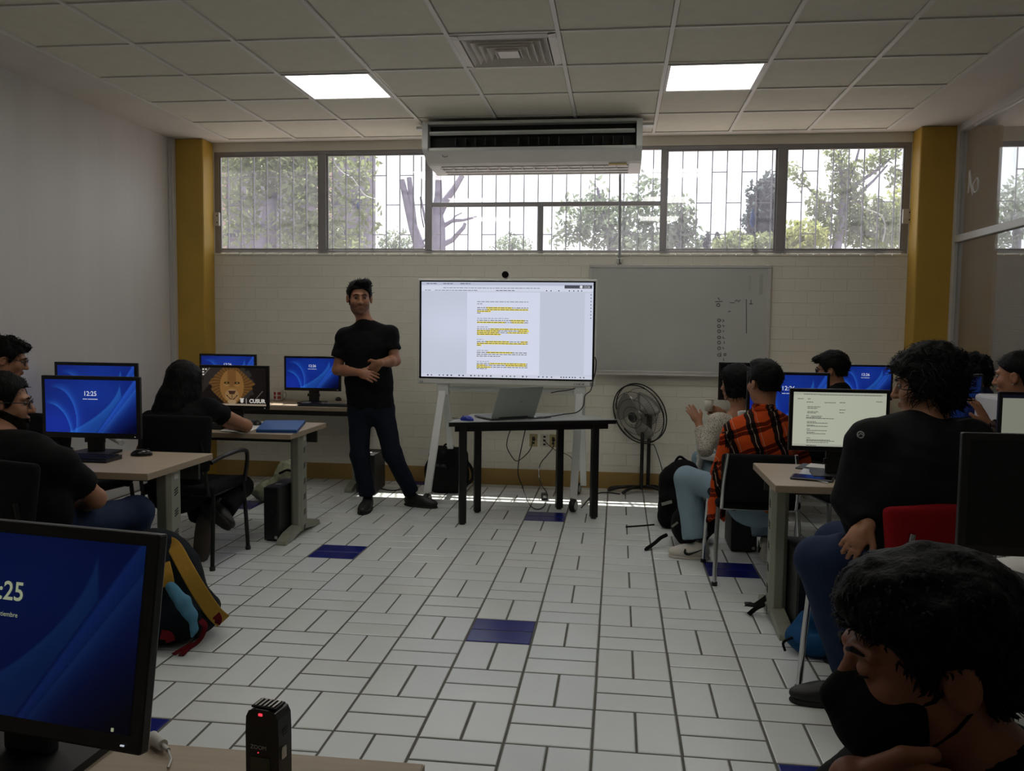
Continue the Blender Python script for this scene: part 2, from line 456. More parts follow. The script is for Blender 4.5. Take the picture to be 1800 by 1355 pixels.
for i in range(-12, 10):
    for j in range(-12, 13):
        x0, y0 = i*U, j*U
        if y0 > WALL_Y-.02 or x0 < -ROOM_X-.1: continue
        blue = (i % 8 == 0 and j % 8 == 0) or (i % 8 == 4 and j % 8 == 4)
        horiz = (i+j) % 2 == 0
        for k in (0, 1):
            c = (x0+U/2, y0+U*(0.25+0.5*k)) if horiz else (x0+U*(0.25+0.5*k), y0+U/2)
            X, Y, w = PIX((c[0], c[1], 0)) if c[1] > -3.2 else (9e9, 9e9, 1)
            inside = 262 < X < 1480 and 840 < Y < 1350
            cells.append((0 if inside else 1, w if inside else 99, c, 'h' if horiz else 'v', blue))
cells.sort(key=lambda q: (q[0], q[1]))
far = {}
for n, (a, w, c, kd, blue) in enumerate(cells):
    material = M_blue if blue else M_tile[random.randrange(3)]
    me, vs, fs = tile_data(kd, material)
    dz = random.uniform(-0.0006, 0.0006)
    if n < 300 and a == 0:
        o = bpy.data.objects.new('tile', me); COL.objects.link(o); o.parent = floor; o.location = (c[0], c[1], dz)
    else:
        far.setdefault(material.name, (material, MB()))[1].add([(p[0]+c[0], p[1]+c[1], p[2]+dz) for p in vs], fs)
mm = MB(); fm = []
for nm, (material, q) in far.items():
    mm.add(q.v, q.f, len(fm)); fm.append(material)
tag(mm.build('tile_field', fm, floor), kind='stuff')

# ---- ceiling: suspended grid with a plastered border
GP, GX0, GY0 = 0.626, -0.957, 1.126
m = MB(); m.b2((-ROOM_X-.2, REAR_Y, CEIL_Z+.03), (SIDE_X, WALL_Y+.1, CEIL_Z+.12)); ceiling = struct(m.build('ceiling', M_plaster))
gx = [GX0+GP*i for i in range(-3, 7)]; gy = [GY0+GP*j for j in range(-10, 5)]
m = MB()
m.b2((-ROOM_X-.1, REAR_Y, CEIL_Z), (gx[0], WALL_Y, CEIL_Z+.03)); m.b2((gx[-1], REAR_Y, CEIL_Z), (ROOM_X+.05, WALL_Y, CEIL_Z+.03))
m.b2((gx[0], gy[-1], CEIL_Z), (gx[-1], WALL_Y, CEIL_Z+.03)); m.b2((gx[0], REAR_Y, CEIL_Z), (gx[-1], gy[0], CEIL_Z+.03)); m.build('plaster_border', M_plaster, ceiling)
LIGHTS = {(-1, 1), (3, 1), (-1, -2), (3, -2), (-1, -5), (3, -5)}; VENT = (1, 0)  # row nearest the camera is out of view, switched on to raise the ambient
q = MB(); q.box((0, 0, 0.006), (GP-.026, GP-.026, 0.012), bev=0.004); panel0 = None
for i in range(-3, 6):
    for j in range(-10, 4):
        if (i, j) in LIGHTS or (i, j) == VENT: continue
        P = (GX0+GP*(i+.5), GY0+GP*(j+.5), CEIL_Z+.006)
        if panel0 is None: panel0 = q.build('ceiling_panel', M_ceil, ceiling); panel0.location = P
        else: o = share('ceiling_panel', panel0, ceiling); o.location = P
for x in gx: MB().b2((x-.012, gy[0], CEIL_Z-.004), (x+.012, gy[-1], CEIL_Z+.008)).build('grid_runner', M_runner, ceiling)
for y in gy:
    for i in range(9): MB().b2((gx[i]+.012, y-.010, CEIL_Z-.001), (gx[i+1]-.012, y+.010, CEIL_Z+.008)).build('cross_tee', M_runner, ceiling)

# ---- walls
WZ0, WZ1, WX = 2.055, 2.965, 3.03          # window opening
m = MB()
m.b2((-ROOM_X-.2, WALL_Y+.0016, 0), (SIDE_X, WALL_Y+.05, WZ0-.005)); m.b2((-ROOM_X-.2, WALL_Y+.002, WZ1), (SIDE_X, WALL_Y+.05, CEIL_Z+.1))
m.b2((-ROOM_X-.2, WALL_Y+.002, WZ0-.005), (-WX, WALL_Y+.05, WZ1)); m.b2((WX, WALL_Y+.002, WZ0-.005), (ROOM_X+.32, WALL_Y+.05, WZ1))
wall_back = struct(m.build('wall_back', M_paint))
# painted bricks laid in courses
BL, BH = 0.212, 0.1025
bricks = []
nrow = int(WZ0/BH)+1
for rI in range(nrow):
    z0 = WZ0-.008-(rI+1)*BH; z1 = z0+BH
    if z1 < 0.14: continue
    x = -ROOM_X-.05-(BL/2 if rI % 2 else 0)
    while x < SIDE_X-.3:
        bricks.append((x, x+BL, max(z0, 0.02), z1)); x += BL
def brick_score(b):
    X, Y, w = PIX(((b[0]+b[1])/2, WALL_Y, (b[2]+b[3])/2)); ok = 375 < X < 1600 and not (735 < X < 1045 and 490 < Y < 675) and not (1045 < X < 1350 and 475 < Y < 650) and Y < 815
    return (0 if ok else 1, random.random())
bricks.sort(key=brick_score)
b0 = MB().box((0, 0.0055, 0), (BL-.0018, 0.015, BH-.005), bev=0.0016); brick0 = None; rest = MB()
for n, (x0, x1, z0, z1) in enumerate(bricks):
    c = ((x0+x1)/2, WALL_Y+random.uniform(0, .0005), (z0+z1)/2)
    if n < 300 and z1-z0 > BH*.98:
        if brick0 is None: brick0 = b0.build('brick', M_paint, wall_back); brick0.location = c
        else: share('brick', brick0, wall_back).location = c
    else: rest.box((c[0], c[1]+.0055, c[2]), (BL-.0016, .015, z1-z0-.005), bev=.0016)
tag(rest.build('brick_field', M_paint, wall_back), kind='stuff')
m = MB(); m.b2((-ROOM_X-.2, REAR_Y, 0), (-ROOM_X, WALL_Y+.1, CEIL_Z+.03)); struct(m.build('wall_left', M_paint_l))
m = MB(); m.b2((-ROOM_X-.2, REAR_Y-.1, 0), (SIDE_X, REAR_Y, CEIL_Z+.1)); struct(m.build('wall_rear', M_paint))
m = MB(); m.b2((SIDE_X, REAR_Y, 0), (SIDE_X+.1, WALL_Y+.15, CEIL_Z+.1)); struct(m.build('wall_right', M_paint))
struct(MB().b2((-ROOM_X, WALL_Y-.012, 0.0), (SIDE_X, WALL_Y+.004, 0.145)).build('baseboard_back', M_skirt, bevel=.003))
# pillars at both ends of the window wall
for sgn, nm in ((-1, 'wall_pillar_left'), (1, 'wall_pillar_right')):
    x0, x1 = sgn*WX, sgn*(ROOM_X+(0.0 if sgn < 0 else -.02))
    struct(MB().b2((x0, WALL_Y-.2, 0), (x1, WALL_Y+.003, CEIL_Z)).build(nm, M_yellow, bevel=.012, seg=2))
struct(MB().b2((-ROOM_X-.01, WALL_Y-.25, 0), (-ROOM_X+.045, WALL_Y-.2, CEIL_Z-.004)).b2((-ROOM_X, WALL_Y-.262, 0), (-ROOM_X+.02, WALL_Y-.25, CEIL_Z-.004)).build('trim_1', M_white_alu, bevel=.004))
struct(MB().b2((ROOM_X+.02, WALL_Y-.2, 0), (ROOM_X+.32, WALL_Y+.003, CEIL_Z)).build('wall_pillar_beyond_glass', M_yellow, bevel=.012))

# ---- the long window: frame, sliding sashes, panes
M_glass = dusty_glass('dusty_window_glass', 0.075)
def window(name, X0, X1, xs, center=None):
    w = struct(empty(name, ((X0+X1)/2, WALL_Y+.05, WZ0)))
    ox, oy, oz = w.location
    def part(nm, a, b, mt=M_alu, bev=.003):
        return MB().b2(Vector(a)-w.location, Vector(b)-w.location).build(nm, mt, w, bevel=bev)
    y0, y1 = WALL_Y+.012, WALL_Y+.046; zb, zt = WZ0+.028, WZ1-.03
    part('frame_rail', (X0, y0, WZ0), (X1, y1, zb)); part('frame_rail', (X0, y0, zt), (X1, y1, WZ1))
    part('frame_stile', (X0, y0, zb), (X0+.045, y1, zt)); part('frame_stile', (X1-.045, y0, zb), (X1, y1, zt))
    for (a, b) in xs: part('mullion', (a, y0-.004, zb), (b, y1, zt))
    edges = [X0+.045]+[v for ab in xs for v in ab]+[X1-.045]
    for k in range(0, len(edges), 2):
        a, b = edges[k], edges[k+1]
        if center is not None and k//2 == center:
            part('transom', (a, y0-.002, 2.462), (b, y1, 2.500)); mx = (a+b)/2-.03
            part('mullion', (mx-.022, y0, zb), (mx+.022, y1, 2.462))
            for (p, q_, r_, s_) in ((a, b, 2.5, zt), (a, mx-.022, zb, 2.462), (mx+.022, b, zb, 2.462)):
                MB().b2(Vector((p, WALL_Y+.027, r_))-w.location, Vector((q_, WALL_Y+.030, s_))-w.location).build('pane', M_glass, w)
        else:
            off = .012 if k//2 % 2 else -.008
            s = MB(); t = .016
            for A, B in (((a, y0+.008+off*.4, zb), (a+t, y1-.006, zt)), ((b-t, y0+.008+off*.4, zb), (b, y1-.006, zt)), ((a+t, y0+.008+off*.4, zb), (b-t, y1-.006, zb+t)), ((a+t, y0+.008+off*.4, zt-t), (b-t, y1-.006, zt))):
                s.b2(Vector(A)-w.location, Vector(B)-w.location)
            s.build('sash', M_alu, w, bevel=.002)
            MB().b2(Vector((a+t, WALL_Y+.027+off*.4, zb+t))-w.location, Vector((b-t, WALL_Y+.030+off*.4, zt-t))-w.location).build('pane', M_glass, w)
    for sx in (X0+.02, X1-.02):
        l = MB().b2(Vector((sx-.035, y0-.03, 2.30))-w.location, Vector((sx+.035, y0, 2.42))-w.location).build('latch', M_white_alu, w, bevel=.004)
        MB().cyl(Vector((sx+.015, y0-.032, 2.33))-w.location, Vector((sx+.015, y0-.028, 2.33))-w.location, .006).cyl(Vector((sx+.015, y0-.032, 2.39))-w.location, Vector((sx+.015, y0-.028, 2.39))-w.location, .006).build('rivet', M_black, l)
    n = int((X1-X0)/.124); d = (X1-X0)/n
    for k in range(n):
        MB().b2(Vector((X0+k*d+.004, WALL_Y-.012, WZ0-.022))-w.location, Vector((X0+(k+1)*d-.004, WALL_Y+.02, WZ0-.002))-w.location).build('sill_tile', M_paint, w, bevel=.003)
    return w
window('window_1', -WX, WX, [(-2.035, -1.972), (-1.05, -.998), (.996, 1.04), (1.964, 2.03)], 2)
window('window_2', ROOM_X+.32, SIDE_X-.1, [(4.65, 4.71), (5.75, 5.81)])

# ---- security grille outside the glass
def grille(name, X0, X1, label):
    g = tag(empty(name, ((X0+X1)/2, WALL_Y+.075, WZ0)), label, 'grille'); L = g.location
    n = int(round((X1-X0)/.1245)); d = (X1-X0)/n; zr = (2.75, 2.49, 2.225)
    v0 = h0 = None
    for k in range(n+1):
        if v0 is None:
            v0 = MB().box((0, 0, 0), (.009, .009, WZ1-WZ0+.06)).build('bar', M_bar, g); o = v0
        else: o = share('bar', v0, g)
        o.location = Vector((X0+k*d, L.y, (WZ0+WZ1)/2))-L
        if k == n: break
        for z in ((zr[0], zr[2]) if k % 2 == 0 else (zr[1],)):
            if h0 is None: h0 = MB().box((0, 0, 0), (d-.009, .008, .008)).build('cross_bar', M_bar, g); o = h0
            else: o = share('cross_bar', h0, g)
            o.location = Vector((X0+(k+.5)*d, L.y, z))-L
    return g
grille('window_grille', -WX-.02, WX+.02, 'staggered steel security grille outside the long window')
grille('window_grille', ROOM_X+.3, SIDE_X, 'steel security grille outside the window beyond the glass partition')

# ---- glazed partition on the right
M_pglass = dusty_glass('dusty_partition_glass', 0.16, dust=(.62, .6, .6), refl=0.10, rough=0.03)
pw = struct(empty('window_3', (ROOM_X, 0, 0))); px0, px1 = -.03, .03
for (a, b) in (((px0, -3.2, 0), (px1, WALL_Y-.2, .06)), ((px0, -3.2, 2.12), (px1, WALL_Y-.2, 2.175)), ((px0, -3.2, CEIL_Z-.06), (px1, WALL_Y-.2, CEIL_Z))):
    MB().b2(a, b).build('rail', M_white_alu, pw, bevel=.004)
posts = [WALL_Y-.225, 2.0, .35, -1.3, -3.0]
for y in posts: MB().b2((px0-.002, y-.03, 0), (px1+.002, y+.025, CEIL_Z)).build('post', M_white_alu, pw, bevel=.004)
MB().b2((-.035, -3.2, CEIL_Z-.085), (-.02, 3.2, CEIL_Z-.07)).build('glazing_bead', M_white_alu, pw)
for k in range(4):
    for z0, z1 in ((.06, 2.12), (2.175, CEIL_Z-.06)):
        MB().b2((-.003, posts[k+1]+.025, z0), (.003, posts[k]-.03, z1)).build('pane', M_pglass, pw)
M_mark = mat('white_marker_paint', (215, 212, 206), 0.7, var=0.0)
mk = MB()
def glass_stroke(pts): mk.tube([Vector((-.0045, p[0], p[1])) for p in spline(pts, 5)], .006, 6)
def PXW(x, y): d = _ray(x, y); t = (ROOM_X-CAM_POS[0])/d[0]; q = CAM_POS+d*t; return (q[1], q[2])
glass_stroke([PXW(1703, 340), PXW(1705, 322), PXW(1706, 300), PXW(1708, 322), PXW(1711, 342)])
glass_stroke([PXW(1719, 312), PXW(1712, 325), PXW(1714, 338), PXW(1720, 332), PXW(1721, 316), PXW(1719, 312)])
mk.build('painted_mark', M_mark, pw)
struct(MB().b2((ROOM_X-.03, REAR_Y, 0), (ROOM_X+.05, -3.2, CEIL_Z)).build('wall_side', M_paint))

# ---- ceiling light panels and diffuser
M_led = emit('led_diffuser', (255, 252, 246), PANEL_STRENGTH)
M_ledoff = mat('unlit_diffuser', (225, 225, 222), 0.5, var=0)
def clabel(i, j):
    return {(-1, 1): 'lit square ceiling light panel left of the air vent', (3, 1): 'lit square ceiling light panel right of the air vent',
            (-1, -2): 'lit ceiling light panel at the top edge, left side', (3, -2): 'lit ceiling light panel above the right-hand desk', (-1, -5): 'unseen ceiling light panel above the nearest desk, lit only to brighten the room', (3, -5): 'unseen ceiling light panel above the masked man, lit only to brighten the room'}.get((i, j), 'square ceiling light panel behind the viewer')
for (i, j) in sorted(LIGHTS):
    c = Vector((GX0+GP*(i+.5), GY0+GP*(j+.5), CEIL_Z)); L = tag(empty('ceiling_light', c), clabel(i, j), 'light', 'ceiling light panels')
    h = GP/2-.013; f = MB()
    for a, b in (((-h, -h, -.008), (-h+.02, h, .02)), ((h-.02, -h, -.008), (h, h, .02)), ((-h+.02, -h, -.008), (h-.02, -h+.02, .02)), ((-h+.02, h-.02, -.008), (h-.02, h, .02))): f.b2(a, b)
    f.build('frame', M_white_alu, L, bevel=.002)
    MB().b2((-h+.02, -h+.02, -.003), (h-.02, h-.02, .006)).build('diffuser', M_led, L)
c = Vector((GX0+GP*(VENT[0]+.5), GY0+GP*(VENT[1]+.5), CEIL_Z)); vt = tag(empty('air_vent', c), 'square louvred air vent in the ceiling', 'vent')
M_vent = mat('vent_enamel', (222, 216, 206), 0.4, var=0.04)
h = GP/2-.013; f = MB()
for sx, sy in ((-1, 0), (1, 0), (0, -1), (0, 1)):
    R_ = Matrix.Rotation(math.atan2(sy, sx), 4, 'Z')
    f.prism([(h, -.004), (h-.045, -.012), (h-.05, .002), (h, .008)], -h, h, R_ @ Matrix(((1, 0, 0, 0), (0, 0, 1, 0), (0, 1, 0, 0), (0, 0, 0, 1))))
f.build('frame', M_vent, vt)
for k in range(5):
    ro = h-.055-k*.042; ri = ro-.036; l = MB()
    vs = []
    for (rr, z) in ((ro, -.010-k*.002), (ri, .030), (ri-.003, .030), (ro-.003, -.012-k*.002)): vs += [(-rr, -rr, z), (rr, -rr, z), (rr, rr, z), (-rr, rr, z)]
    fs = [(a*4+b, a*4+(b+1) % 4, ((a+1) % 4)*4+(b+1) % 4, ((a+1) % 4)*4+b) for a in range(4) for b in range(4)]
    l.add(vs, fs).build('louvre', M_vent, vt)
MB().b2((-.06, -.06, -.02), (.06, .06, -.012)).build('centre_plate', M_vent, vt)
MB().b2((-h, -h, .045), (h, h, .05)).build('duct', M_black, vt)
# ================================================================== fixtures on the window wall
# ---- ceiling suspended air conditioner
AX0, AX1 = -0.905, 0.815
ac = tag(empty('air_conditioner', ((AX0+AX1)/2, 3.3, CEIL_Z-.2)), 'white ceiling-hung air conditioner in front of the window', 'air conditioner'); L = ac.location
M_acw = mat('ac_plastic', (214, 216, 212), 0.42, var=0.03); M_dark = mat('dark_opening', (10, 10, 10), 0.7, var=0); M_acg = mat('ac_grille_plastic', (205, 196, 190), 0.5, var=0.05)
def loc(p): return Vector(p)-L
w2 = (AX1-AX0)/2
prof = [(2.985, 3.02), (2.97, 3.0), (2.965, 2.80), (2.985, 2.79), (3.16, 2.725), (3.20, 2.715), (3.55, 2.695), (3.62, 2.72), (3.65, 2.80), (3.65, 3.02)]   # (y, z) side outline
Mx = Matrix(((0, 0, 1, 0), (1, 0, 0, -L.y), (0, 1, 0, -L.z), (0, 0, 0, 1)))
body = MB(); inner = [(2.985, 3.02), (2.985, 2.995), (3.10, 2.995), (3.10, 2.815), (2.985, 2.815), (2.985, 2.79), (3.16, 2.725), (3.20, 2.715), (3.55, 2.695), (3.62, 2.72), (3.65, 2.80), (3.65, 3.02)]
body.prism(inner, -w2+.045, w2-.045, Mx); body.build('body', M_acw, ac, bevel=.006)
for s in (-1, 1):
    e = MB(); e.prism(prof, s*(w2-.045), s*w2, Mx); e.build('end_cap', M_acw, ac, bevel=.012, seg=3)
MB().b2(loc((AX0+.05, 3.06, 2.818)), loc((AX1-.05, 3.095, 2.993))).build('outlet', M_dark, ac)
MB().box((0, 2.992-L.y, 2.925-L.z), (2*w2-.11, .035, .016), Matrix.Rotation(-.5, 3, 'X')).build('louvre_flap', M_acw, ac, bevel=.004)
for grp in range(3):
    for k in range(5):
        x = -w2+.26+grp*.5+k*.079
        MB().box((x, 3.03-L.y, 2.865-L.z), (.004, .05, .055)).build('vane', mat('vane_plastic', (70, 72, 72), .5, var=0), ac)
g = MB()
for k in range(17):
    x = -w2+.10+k*(2*w2-.2)/16; g.box((x, 3.36-L.y, 2.703-L.z), (.006, .30, .006), Matrix.Rotation(.055, 3, 'X'))
for y in (3.24, 3.33, 3.42, 3.5): g.box((0, y-L.y, 2.712-.055*(y-3.2)-L.z), (2*w2-.2, .006, .006))
g.build('intake_grille', M_acg, ac)
MB().b2(loc((.56, 3.19, 2.705)), loc((.70, 3.23, 2.716))).build('yellow_tape', mat('yellow_tape', (190, 170, 110), .5, var=.1), ac)
lg = MB(); ring = [Vector((-w2+.17+.022*math.cos(t), 3.045-L.y, 2.760-L.z+.010*math.sin(t))) for t in np.linspace(.5, 6.0, 18)]
lg.tube([p+Vector((0, -.0, .004)) for p in ring], .0022, 6); lg.build('badge', M_dark, ac)
for s in (-1, 1): MB().b2((s*(w2+.002), 3.15-L.y, 3.0-L.z), (s*(w2+.09), 3.26-L.y, 3.02-L.z)).build('hanger_bracket', M_acw, ac)
tag(MB().tube(spline([(.655, 3.58, 2.712), (.65, 3.66, 2.70), (.652, 3.722, 2.60), (.655, 3.724, 2.40), (.66, 3.724, 2.02)], 6), .011, 10).build('drain_pipe', mat('grey_pvc', (150, 152, 156), .45, var=.05)),
    'grey drain pipe running down from the air conditioner', 'pipe')
hk = tag(empty('wall_hook', (.66, 3.74, 1.99)), 'small white wall hook at the foot of the drain pipe', 'hook')
MB().box((0, -.008, 0), (.05, .016, .05), bev=.004).build('plate', M_whiteplastic, hk)
MB().tube([(0, -.015, .012), (0, -.032, .012), (0, -.04, -.006), (0, -.03, -.022), (.012, -.024, -.02)], .004, 8).build('hook', M_dark, hk)

# ---- whiteboard
wb = tag(empty('whiteboard', (1.17, WALL_Y-.03, 1.48)), 'framed whiteboard with faint handwritten marks behind the fan', 'whiteboard')
bx0, bx1, bz0, bz1 = -.745, .745, -.445, .455
M_wb = mat('whiteboard_enamel', (188, 190, 184), 0.3, var=.05, scale=2.5)
MB().b2((bx0, .0, bz0), (bx1, .022, bz1)).build('board', M_wb, wb)
for a, b in (((bx0-.02, -.008, bz0-.02), (bx1+.02, .024, bz0+.008)), ((bx0-.02, -.008, bz1-.008), (bx1+.02, .024, bz1+.02)), ((bx0-.02, -.008, bz0+.008), (bx0+.008, .024, bz1-.008)), ((bx1-.008, -.008, bz0+.008), (bx1+.02, .024, bz1-.008))):
    MB().b2(a, b).build('frame_bar', M_white_alu, wb, bevel=.004)
MB().b2((bx0, -.05, bz0-.03), (bx1-.3, .01, bz0-.018)).build('pen_tray', M_white_alu, wb, bevel=.003)
M_pen = mat('faded_marker_ink', (96, 98, 98), .6, var=.2, scale=40)
def wbp(x, y): p = PY(x, y, WALL_Y-.031)-wb.location; return Vector((p.x, -.0015, p.z))
def marks(polys, r=.0032):
    for pl in polys: MB().tube([wbp(*q) for q in pl], r, 5).build('pen_mark', M_pen, wb)
def circ(cx, cy, rx, ry): return [(cx+rx*math.cos(t), cy+ry*math.sin(t)) for t in np.linspace(0, 6.28, 11)]
marks([circ(1262.5, 536, 3, 2.6)]+[circ(1264, yy, 2.8, 2.4) for yy in (563, 573, 582, 593, 602, 612, 624)])
marks([[(1257, 530), (1270, 529.5)], [(1262, 523), (1265, 527)], [(1283, 532), (1291, 532)], [(1292, 530), (1295, 527), (1298, 530), (1301, 527)], [(1312, 526), (1312, 586)], [(1317, 534), (1323, 534)], [(1320, 527), (1320, 534)],
       [(1270, 561), (1273, 563), (1270, 566)], [(1270, 571), (1273, 573), (1271, 575)], [(1271, 581), (1273, 583)], [(1271, 591), (1271, 594), (1274, 595)], [(1273, 600), (1273, 604)], [(1270, 610), (1273, 613)], [(1272, 630), (1272, 634)], [(1267, 619), (1267, 627)], [(1280, 548), (1284, 547)]] + [circ(1274.5, 623, 2, 2)])
MB().box((wbp(1338, 500).x, -.0006, wbp(1338, 500).z), (.03, .001, .17)).build('smudge', mat('marker_smudge', (172, 175, 168), .5, var=.1), wb)
MB().box((wbp(1318, 498).x, -.0006, wbp(1318, 498).z), (.02, .001, .12)).build('smudge', MATS['marker_smudge'], wb)

# ---- interactive display on a wheeled stand
DY = 3.10; dc = Vector((-.235, DY, 0))
dp = tag(empty('interactive_display', dc), 'large white-framed display on a wheeled stand showing a highlighted document', 'display')
dx, dz0, dz1 = .725, .940, 1.793
M_frame = mat('display_frame', (214, 214, 208), .4, var=.02)
roll = Matrix.Rotation(0.008, 4, 'Y')
sg = empty('screen_unit', (0, 0, 0)); sg.parent = dp
MB().b2((-dx, -.02, dz0), (dx, .06, dz1)).build('case', M_frame, dp, bevel=.008)
MB().b2((-dx+.014, -.0225, dz0+.045), (dx-.014, -.019, dz1-.016)).build('bezel', mat('glossy_black', (6, 6, 7), .15, var=0), dp)
bpy.data.objects.remove(sg)
# screen picture: u 0..1 from the left, v 0..1 from the top
SX0, SX1, SZ0, SZ1 = -dx+.030, dx-.030, dz0+.058, dz1-.026
def screen_grid(name, nx, ny, x0, x1, z0, z1, y, fn, material, parent):
    u, v = np.meshgrid(np.linspace(0, 1, nx), np.linspace(0, 1, ny), indexing='xy')
    P = np.stack([x0+(x1-x0)*u, np.full_like(u, y), z1-(z1-z0)*v], -1).reshape(-1, 3); c = fn(u.ravel(), v.ravel())
    i = np.arange(nx*ny).reshape(ny, nx); f = np.stack([i[:-1, :-1], i[1:, :-1], i[1:, 1:], i[:-1, 1:]], -1).reshape(-1, 4)
    return mesh_obj(name, P, f, material, parent, False, c)
def sl(c): return np.array(lin(c)[:3])
def doc(u, v):
    c = np.tile(sl((196, 203, 220)), (len(u), 1)); c *= (1+.12*np.exp(-((u-.2)**2+(v-.45)**2)/.05))[:, None]
    page = (u > .272) & (u < .695) & (v > .10) & (v < .965); c[page] = sl((216, 222, 240)); c[v < .035] = sl((188, 194, 214)); c[(v >= .035) & (v < .10)] = sl((214, 219, 236)); c[(v > .962)] = sl((206, 210, 226))
    c[(u > .955) & (v > .1) & (v < .96)] = sl((208, 214, 232)); return c
M_scr = screen_mat('display_screen', 0.92)
scr = screen_grid('screen', 180, 101, SX0, SX1, SZ0, SZ1, -.0235, doc, M_scr, dp)
def sbox(mb, u0, u1, v0, v1, d=.0005):
    mb.b2((SX0+(SX1-SX0)*u0, -.0238-d, SZ1-(SZ1-SZ0)*v0), (SX0+(SX1-SX0)*u1, -.0236, SZ1-(SZ1-SZ0)*v1))
hl = MB(); tx = MB(); gt = MB(); rnd = random.Random(5)
def words(mb, u0, u1, v, h=.0042):
    u = u0
    while u < u1-.004:
        w = rnd.uniform(.008, .026); e = min(u+w, u1); sbox(mb, u, e, v-h, v+h*.6, .0012); u = e+.0042
P0, P1 = .330, .628
paras = [(.205, [(0, 1, 0)], True), (.228, [(0, .1, 0)], True),
         (.268, [(.18, .68, 1), (0, 1, 0)], False), (.287, [(.2, 1, 1)], False), (.305, [(0, .27, 1)], False), (.323, [(0, .07, 0)], False),
         (.378, [(0, .62, 0)], True), (.400, [(.66, .93, 1), (0, .95, 0)], False), (.420, [(0, .55, 1), (.68, .92, 1)], False),
         (.468, [(0, .24, 0)], True), (.490, [(.26, 1, 1)], False), (.508, [(0, .43, 1), (.82, 1.02, 1)], False), (.527, [(0, .42, 1), (.6, .98, 1)], False), (.545, [(0, .47, 1)], False),
         (.598, [(0, .12, 0)], True), (.622, [(.18, .63, 1), (.86, 1.0, 1)], False), (.641, [(0, .97, 1)], False), (.659, [(0, .09, 1)], False),
         (.715, [(0, .22, 0)], True), (.735, [(.2, .7, 1)], False), (.755, [(0, .98, 0)], False), (.775, [(0, .46, 0)], False),
         (.830, [(0, .24, 0)], True), (.852, [(.25, .97, 1)], False), (.870, [(0, .17, 1), (.57, .97, 1)], False), (.889, [(0, .28, 1)], False), (.906, [(0, .2, 0)], False)]
for v, segs, grey in paras:
    end = max(s[1] for s in segs)
    if not grey:
        full = 1.0 if len([p for p in segs if p[2]]) and v not in (.305, .323, .545, .659, .906, .775) else end
        words(tx, P0, P0+(P1-P0)*min(full, 1.0), v)
    else: words(gt, P0, P0+(P1-P0)*end, v, .0048 if v < .24 else .0034)
    for a, b, k in segs:
        if k: sbox(hl, P0+(P1-P0)*a, P0+(P1-P0)*b, v-.0085, v+.0075, .0002)
tag(hl.build('highlight', emit('screen_highlighter', (236, 216, 60), .92), scr), kind='stuff')
tag(tx.build('text_line', emit('screen_text_dark', (110, 106, 96), .6), scr), kind='stuff'); tag(gt.build('heading_line', emit('screen_text_grey', (150, 156, 170), .7), scr), kind='stuff')
ui = MB()
for k in range(3): words(ui, .03+.1*k, .09+.1*k, .018, .004)
words(ui, .13, .70, .062, .003); words(ui, .02, .06, .088, .003); words(ui, .08, .33, .088, .003); words(ui, .44, .55, .088, .004)
for u in (.73, .755, .8, .86, .885, .91, .93): sbox(ui, u, u+.006, .080, .092)
for v in np.linspace(.12, .36, 8): sbox(ui, .985, .990, v, v+.011)
for u in np.linspace(.012, .62, 27): 
    if rnd.random() < .86: sbox(ui, u, u+rnd.choice((.006, .009)), .974, .988)
for u in (.69, .715, .738, .765, .82, .835, .85, .868, .885, .9, .93, .95): sbox(ui, u, u+.007, .975, .987)
tag(ui.build('toolbar_icon', emit('screen_icons', (96, 100, 124), .5), scr), kind='stuff')
bd = MB(); sbox(bd, .835, .992, .028, .062, .0006); bd.build('clock_badge', emit('badge_grey', (92, 94, 108), .6), scr)
F_screen = Matrix.Rotation(math.pi/2, 4, 'X')
text_part('clock_text', '12:26', .024, Matrix.Translation((SX0+(SX1-SX0)*.962, -.0258, SZ1-(SZ1-SZ0)*.056)) @ F_screen, emit('screen_white', (225, 228, 235), .9), scr)
MB().cyl((SX0+(SX1-SX0)*.93, -.0262, SZ1-(SZ1-SZ0)*.045), (SX0+(SX1-SX0)*.93, -.025, SZ1-(SZ1-SZ0)*.045), .012).build('badge_dot', MATS['screen_white'], scr)
cm = MB().cyl((0, -.02, 0), (0, .03, 0), .031, n=24); cm = cm.build('web_camera', M_whiteplastic, dp, bevel=.004); cm.location = (-.012, .01, dz1+.035)
MB().cyl((0, -.026, 0), (0, -.019, 0), .027, n=24).build('lens', MATS['glossy_black'], cm); MB().b2((-.012, -.01, -.045), (.012, .02, -.025)).build('mount', M_whiteplastic, cm)
kb = MB()
for x in (-.70, -.685): kb.box((x, -.0215, dz0+.016), (.008, .004, .008))
for x in (.555, .575, .595, .625): kb.box((x, -.0215, dz0+.02), (.008 if x < .59 else .018, .004, .008))
kb.build('button', mat('button_grey', (120, 120, 116), .5, var=0), dp); MB().box((.695, -.022, dz0+.02), (.028, .006, .028), bev=.004).build('power_button', mat('grey_plastic', (150, 150, 146), .4, var=0), dp)
